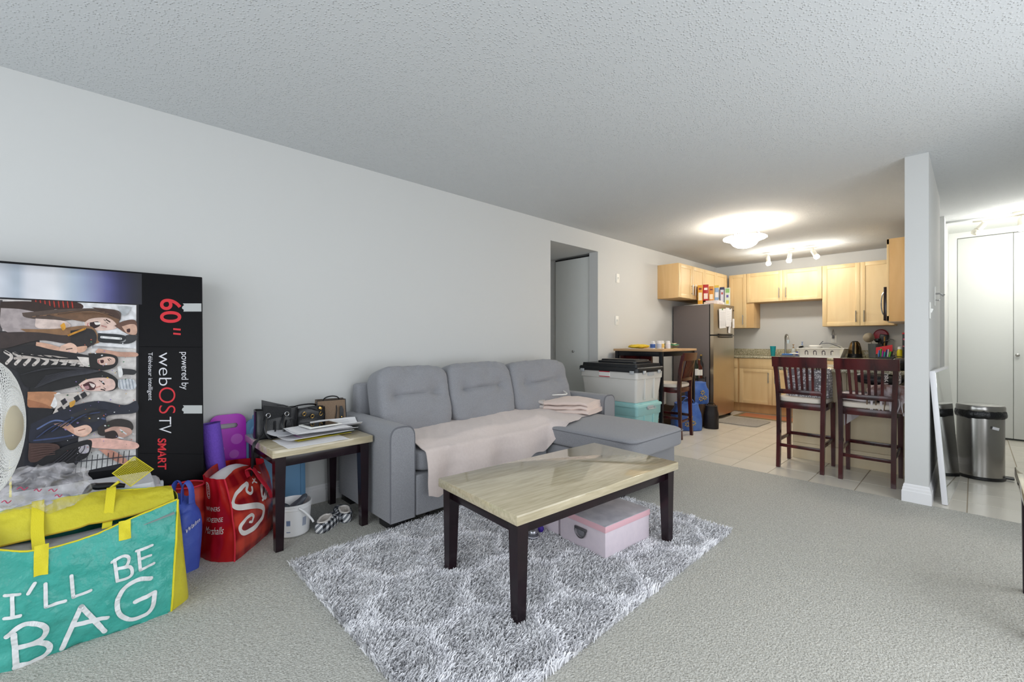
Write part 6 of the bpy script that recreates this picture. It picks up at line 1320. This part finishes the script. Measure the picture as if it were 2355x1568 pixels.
# kitchen mats
mat('mat_grey', 'b5b0a8', .95, bump=(260, 1, .006), var=(90, .6, '96918c')); mat('mat_brown', 'a8623f', .8, grain=(3, 40, 3, 'c98a64', .8)); mat('mat_border', '8a7a5c', .95, bump=(120, 1, .006))
def rr_slab(name, label, cat, cx, cy, w, d, h, m, r=.06, rz=0): 
    mb = MB(); mb.rings([rr_loop(0, 0, w, d, r, 0, 6), rr_loop(0, 0, w, d, r, h*.7, 6), rr_loop(0, 0, w-.012, d-.012, r, h, 6)]); o = mb.build(name, m, None, 40, (cx, cy, .001)); o.rotation_euler = (0, 0, rz); return tag(o, label, cat)
rr_slab('door_mat', 'small grey pile mat in front of the fridge', 'mat', .965, 6.54, .52, .58, .014, M['mat_grey'], .07, -.03)
t = thing('kitchen_runner', 'brown printed runner mat with woven border at the sink', 'mat', (1.28, 7.21, .001), .0); MB().bx(-.62, .62, -.24, .20, 0, .006, .002).build('border', M['mat_border'], t); MB().bx(-.56, .60, -.18, .16, .0055, .0072).build('printed_centre', M['mat_brown'], t, 0)
# ================================================================ HALL: trash can, mirror
mat('steel_brushed', '9d9b98', .22, 1.); mat('bin_liner', '121316', .3, bump=(40, .8, .01))
tc_ = thing('trash_can', 'stainless steel pedal trash can with black liner', 'trash can', (3.205, 5.36, .002))
def dring(r, z, n=40): return [(r*1.0*math.cos(2*PI*k/n), r*(1 if math.sin(2*PI*k/n) < 0 else .75)*math.sin(2*PI*k/n), z) for k in range(n)]
MB().rings([dring(.142, 0), dring(.146, .004), dring(.146, .022), dring(.142, .025)]).build('base_ring', M['black_plastic'], tc_, 40); MB().rings([dring(.140, .022), dring(.140, .52)], True, False, False).build('bin_body', M['steel_brushed'], tc_, 60)
mb = MB(); R = []
for i, (r, z) in enumerate(((.142, .50), (.150, .51), (.154, .53), (.150, .55), (.144, .562))): R.append([(x*(1+.04*nz(k*.7, i, 3)), y*(1+.04*nz(k*.9, i, 7)), zz+.012*nz(k*.5, i*2, 1)) for k, (x, y, zz) in enumerate(dring(r, z))])
mb.rings(R, True, False, False); mb.build('liner', M['bin_liner'], tc_, 60)
MB().rings([dring(.143, .558), dring(.145, .562), dring(.145, .592), dring(.138, .604), dring(.09, .612)]).build('bin_lid', M['steel_brushed'], tc_, 40)
MB().bx(.10, .19, -.02, .05, .012, .028, .006).build('pedal', M['black_plastic'], tc_); MB().box((.085, -.128, .43), (.045, .004, .022), .001, (0, .25, .6)).build('sticker', M['paper_grey'], tc_)
mir = thing('framed_mirror', 'white edged mirror panel leaning on the partition in the hall', 'mirror', (3.069, 4.675, .004)); mir.rotation_euler = (0, -.070, -.052)
MB().bx(-.031, 0, -.425, .425, 0, .925, .003).build('panel_frame', mat('wrap_white', 'e6e6ea', .3, bump=(18, .25, .006)), mir); MB().bx(-.001, .0016, -.42, .42, .012, .913).build('mirror_glass', mat('mirror_glass', 'd5d9d8', .04, 1.), mir, 0)
# ================================================================ LAMPS
mat('lamp_glass', 'fff6e6', .4, emis=('fff0dc', 28.)); mat('lamp_metal', 'c9c4bc', .3, .8); mat('bulb', 'ffffff', .4, emis=('fff6e0', 22.)); mat('lamp_white', 'd6d2c4', .4)
def point(name, loc, power, col, r=.05, parent=None):
    l = bpy.data.lights.new(name, 'POINT'); l.energy = power; l.color = col; l.shadow_soft_size = r; o = bpy.data.objects.new(name, l); o.location = loc; C.objects.link(o)
    if parent: o.parent = parent
    return o
lp = thing('ceiling_lamp', 'semi flush ceiling lamp with white glass bowl on rods', 'lamp', (1.41, 5.234, 0))
MB().lathe([(0, CH), (.085, CH), (.085, CH-.012), (.06, CH-.022), (0, CH-.022)], 28).build('canopy', M['lamp_metal'], lp)
MB().lathe([(.215, 2.285), (.212, 2.272), (.15, 2.25), (.135, 2.235), (.115, 2.205), (.075, 2.182), (.03, 2.172), (0, 2.170), (0, 2.175), (.073, 2.188), (.11, 2.21), (.13, 2.242), (.15, 2.256), (.208, 2.277), (.213, 2.288)], 40).build('glass_bowl', M['lamp_glass'], lp)
for k in range(3):
    a = 2*PI*k/3+.35; MB().tube([(.055*math.cos(a), .055*math.sin(a), CH-.02), (.185*math.cos(a), .185*math.sin(a), 2.292)], .004, 8).build('rod', M['lamp_metal'], lp); MB().tube([(.185*math.cos(a), .185*math.sin(a), 2.292), (.222*math.cos(a), .222*math.sin(a), 2.292), (.224*math.cos(a), .224*math.sin(a), 2.272), (.205*math.cos(a), .205*math.sin(a), 2.262)], .005, 6).build('clip', M['brushed'], lp)
MB().tube([(0, 0, CH-.02), (0, 0, 2.30)], .006, 8).build('stem', M['lamp_metal'], lp)
point('ceiling_lamp_light', (0, 0, 2.325), 32, (1., .91, .79), .16, lp)
def track(label, loc, rz, heads, span, power, wave=.03):
    t = thing('track_light', label, 'lamp', loc, rz); MB().lathe([(0, CH), (.06, CH), (.06, CH-.018), (.045, CH-.03), (0, CH-.03)], 24).build('canopy', M['lamp_white'], t)
    MB().tube(bez([(-span, .0, CH-.035), (-span*.5, wave, CH-.04), (0, 0, CH-.035), (span*.5, -wave, CH-.04), (span, 0, CH-.035)], 40), .008, 8).build('rail', M['lamp_white'], t)
    for x, dx, dy, on in heads:
        p0 = Vector((x, 0, CH-.04)); p1 = p0+Vector((0, 0, -.05)); d = Vector((dx, dy, -.9)).normalized(); MB().cyl(p0, p1, .005, n=8).build('arm', M['lamp_white'], t)
        a = p1-d*.03; b = p1+d*.06; hd = MB().tube([a, a+d*.01, b], [.020, .026, .030], 14).build('lamp_head', M['lamp_white'], t)
        mb = MB().lathe([(0, -.03), (.02, -.026), (.033, -.005), (.035, .01), (.026, .028), (0, .034)], 18); q = Vector((0, 0, 1)).rotation_difference(d).to_matrix().to_4x4()
        mb.xf(Matrix.Translation(b+d*.018) @ q).build('bulb', M['bulb'] if on else M['lamp_white'], hd)
        if on: point('track_bulb_light', tuple(b+d*.07), power, (1., .97, .90), .04, t)
    return t
track('kitchen track light with three glowing bulbs', (1.375, 7.12, 0), -.12, [(-.29, .15, -.15, 1), (0, 0, -.3, 1), (.29, .5, .0, 1)], .36, 9)
track('hall track light with wavy rail before the closet', (3.50, 6.75, 0), -.05, [(-.27, -.7, -.35, 0), (.0, .0, -.2, 1), (.27, .3, -.2, 1)], .34, 14)
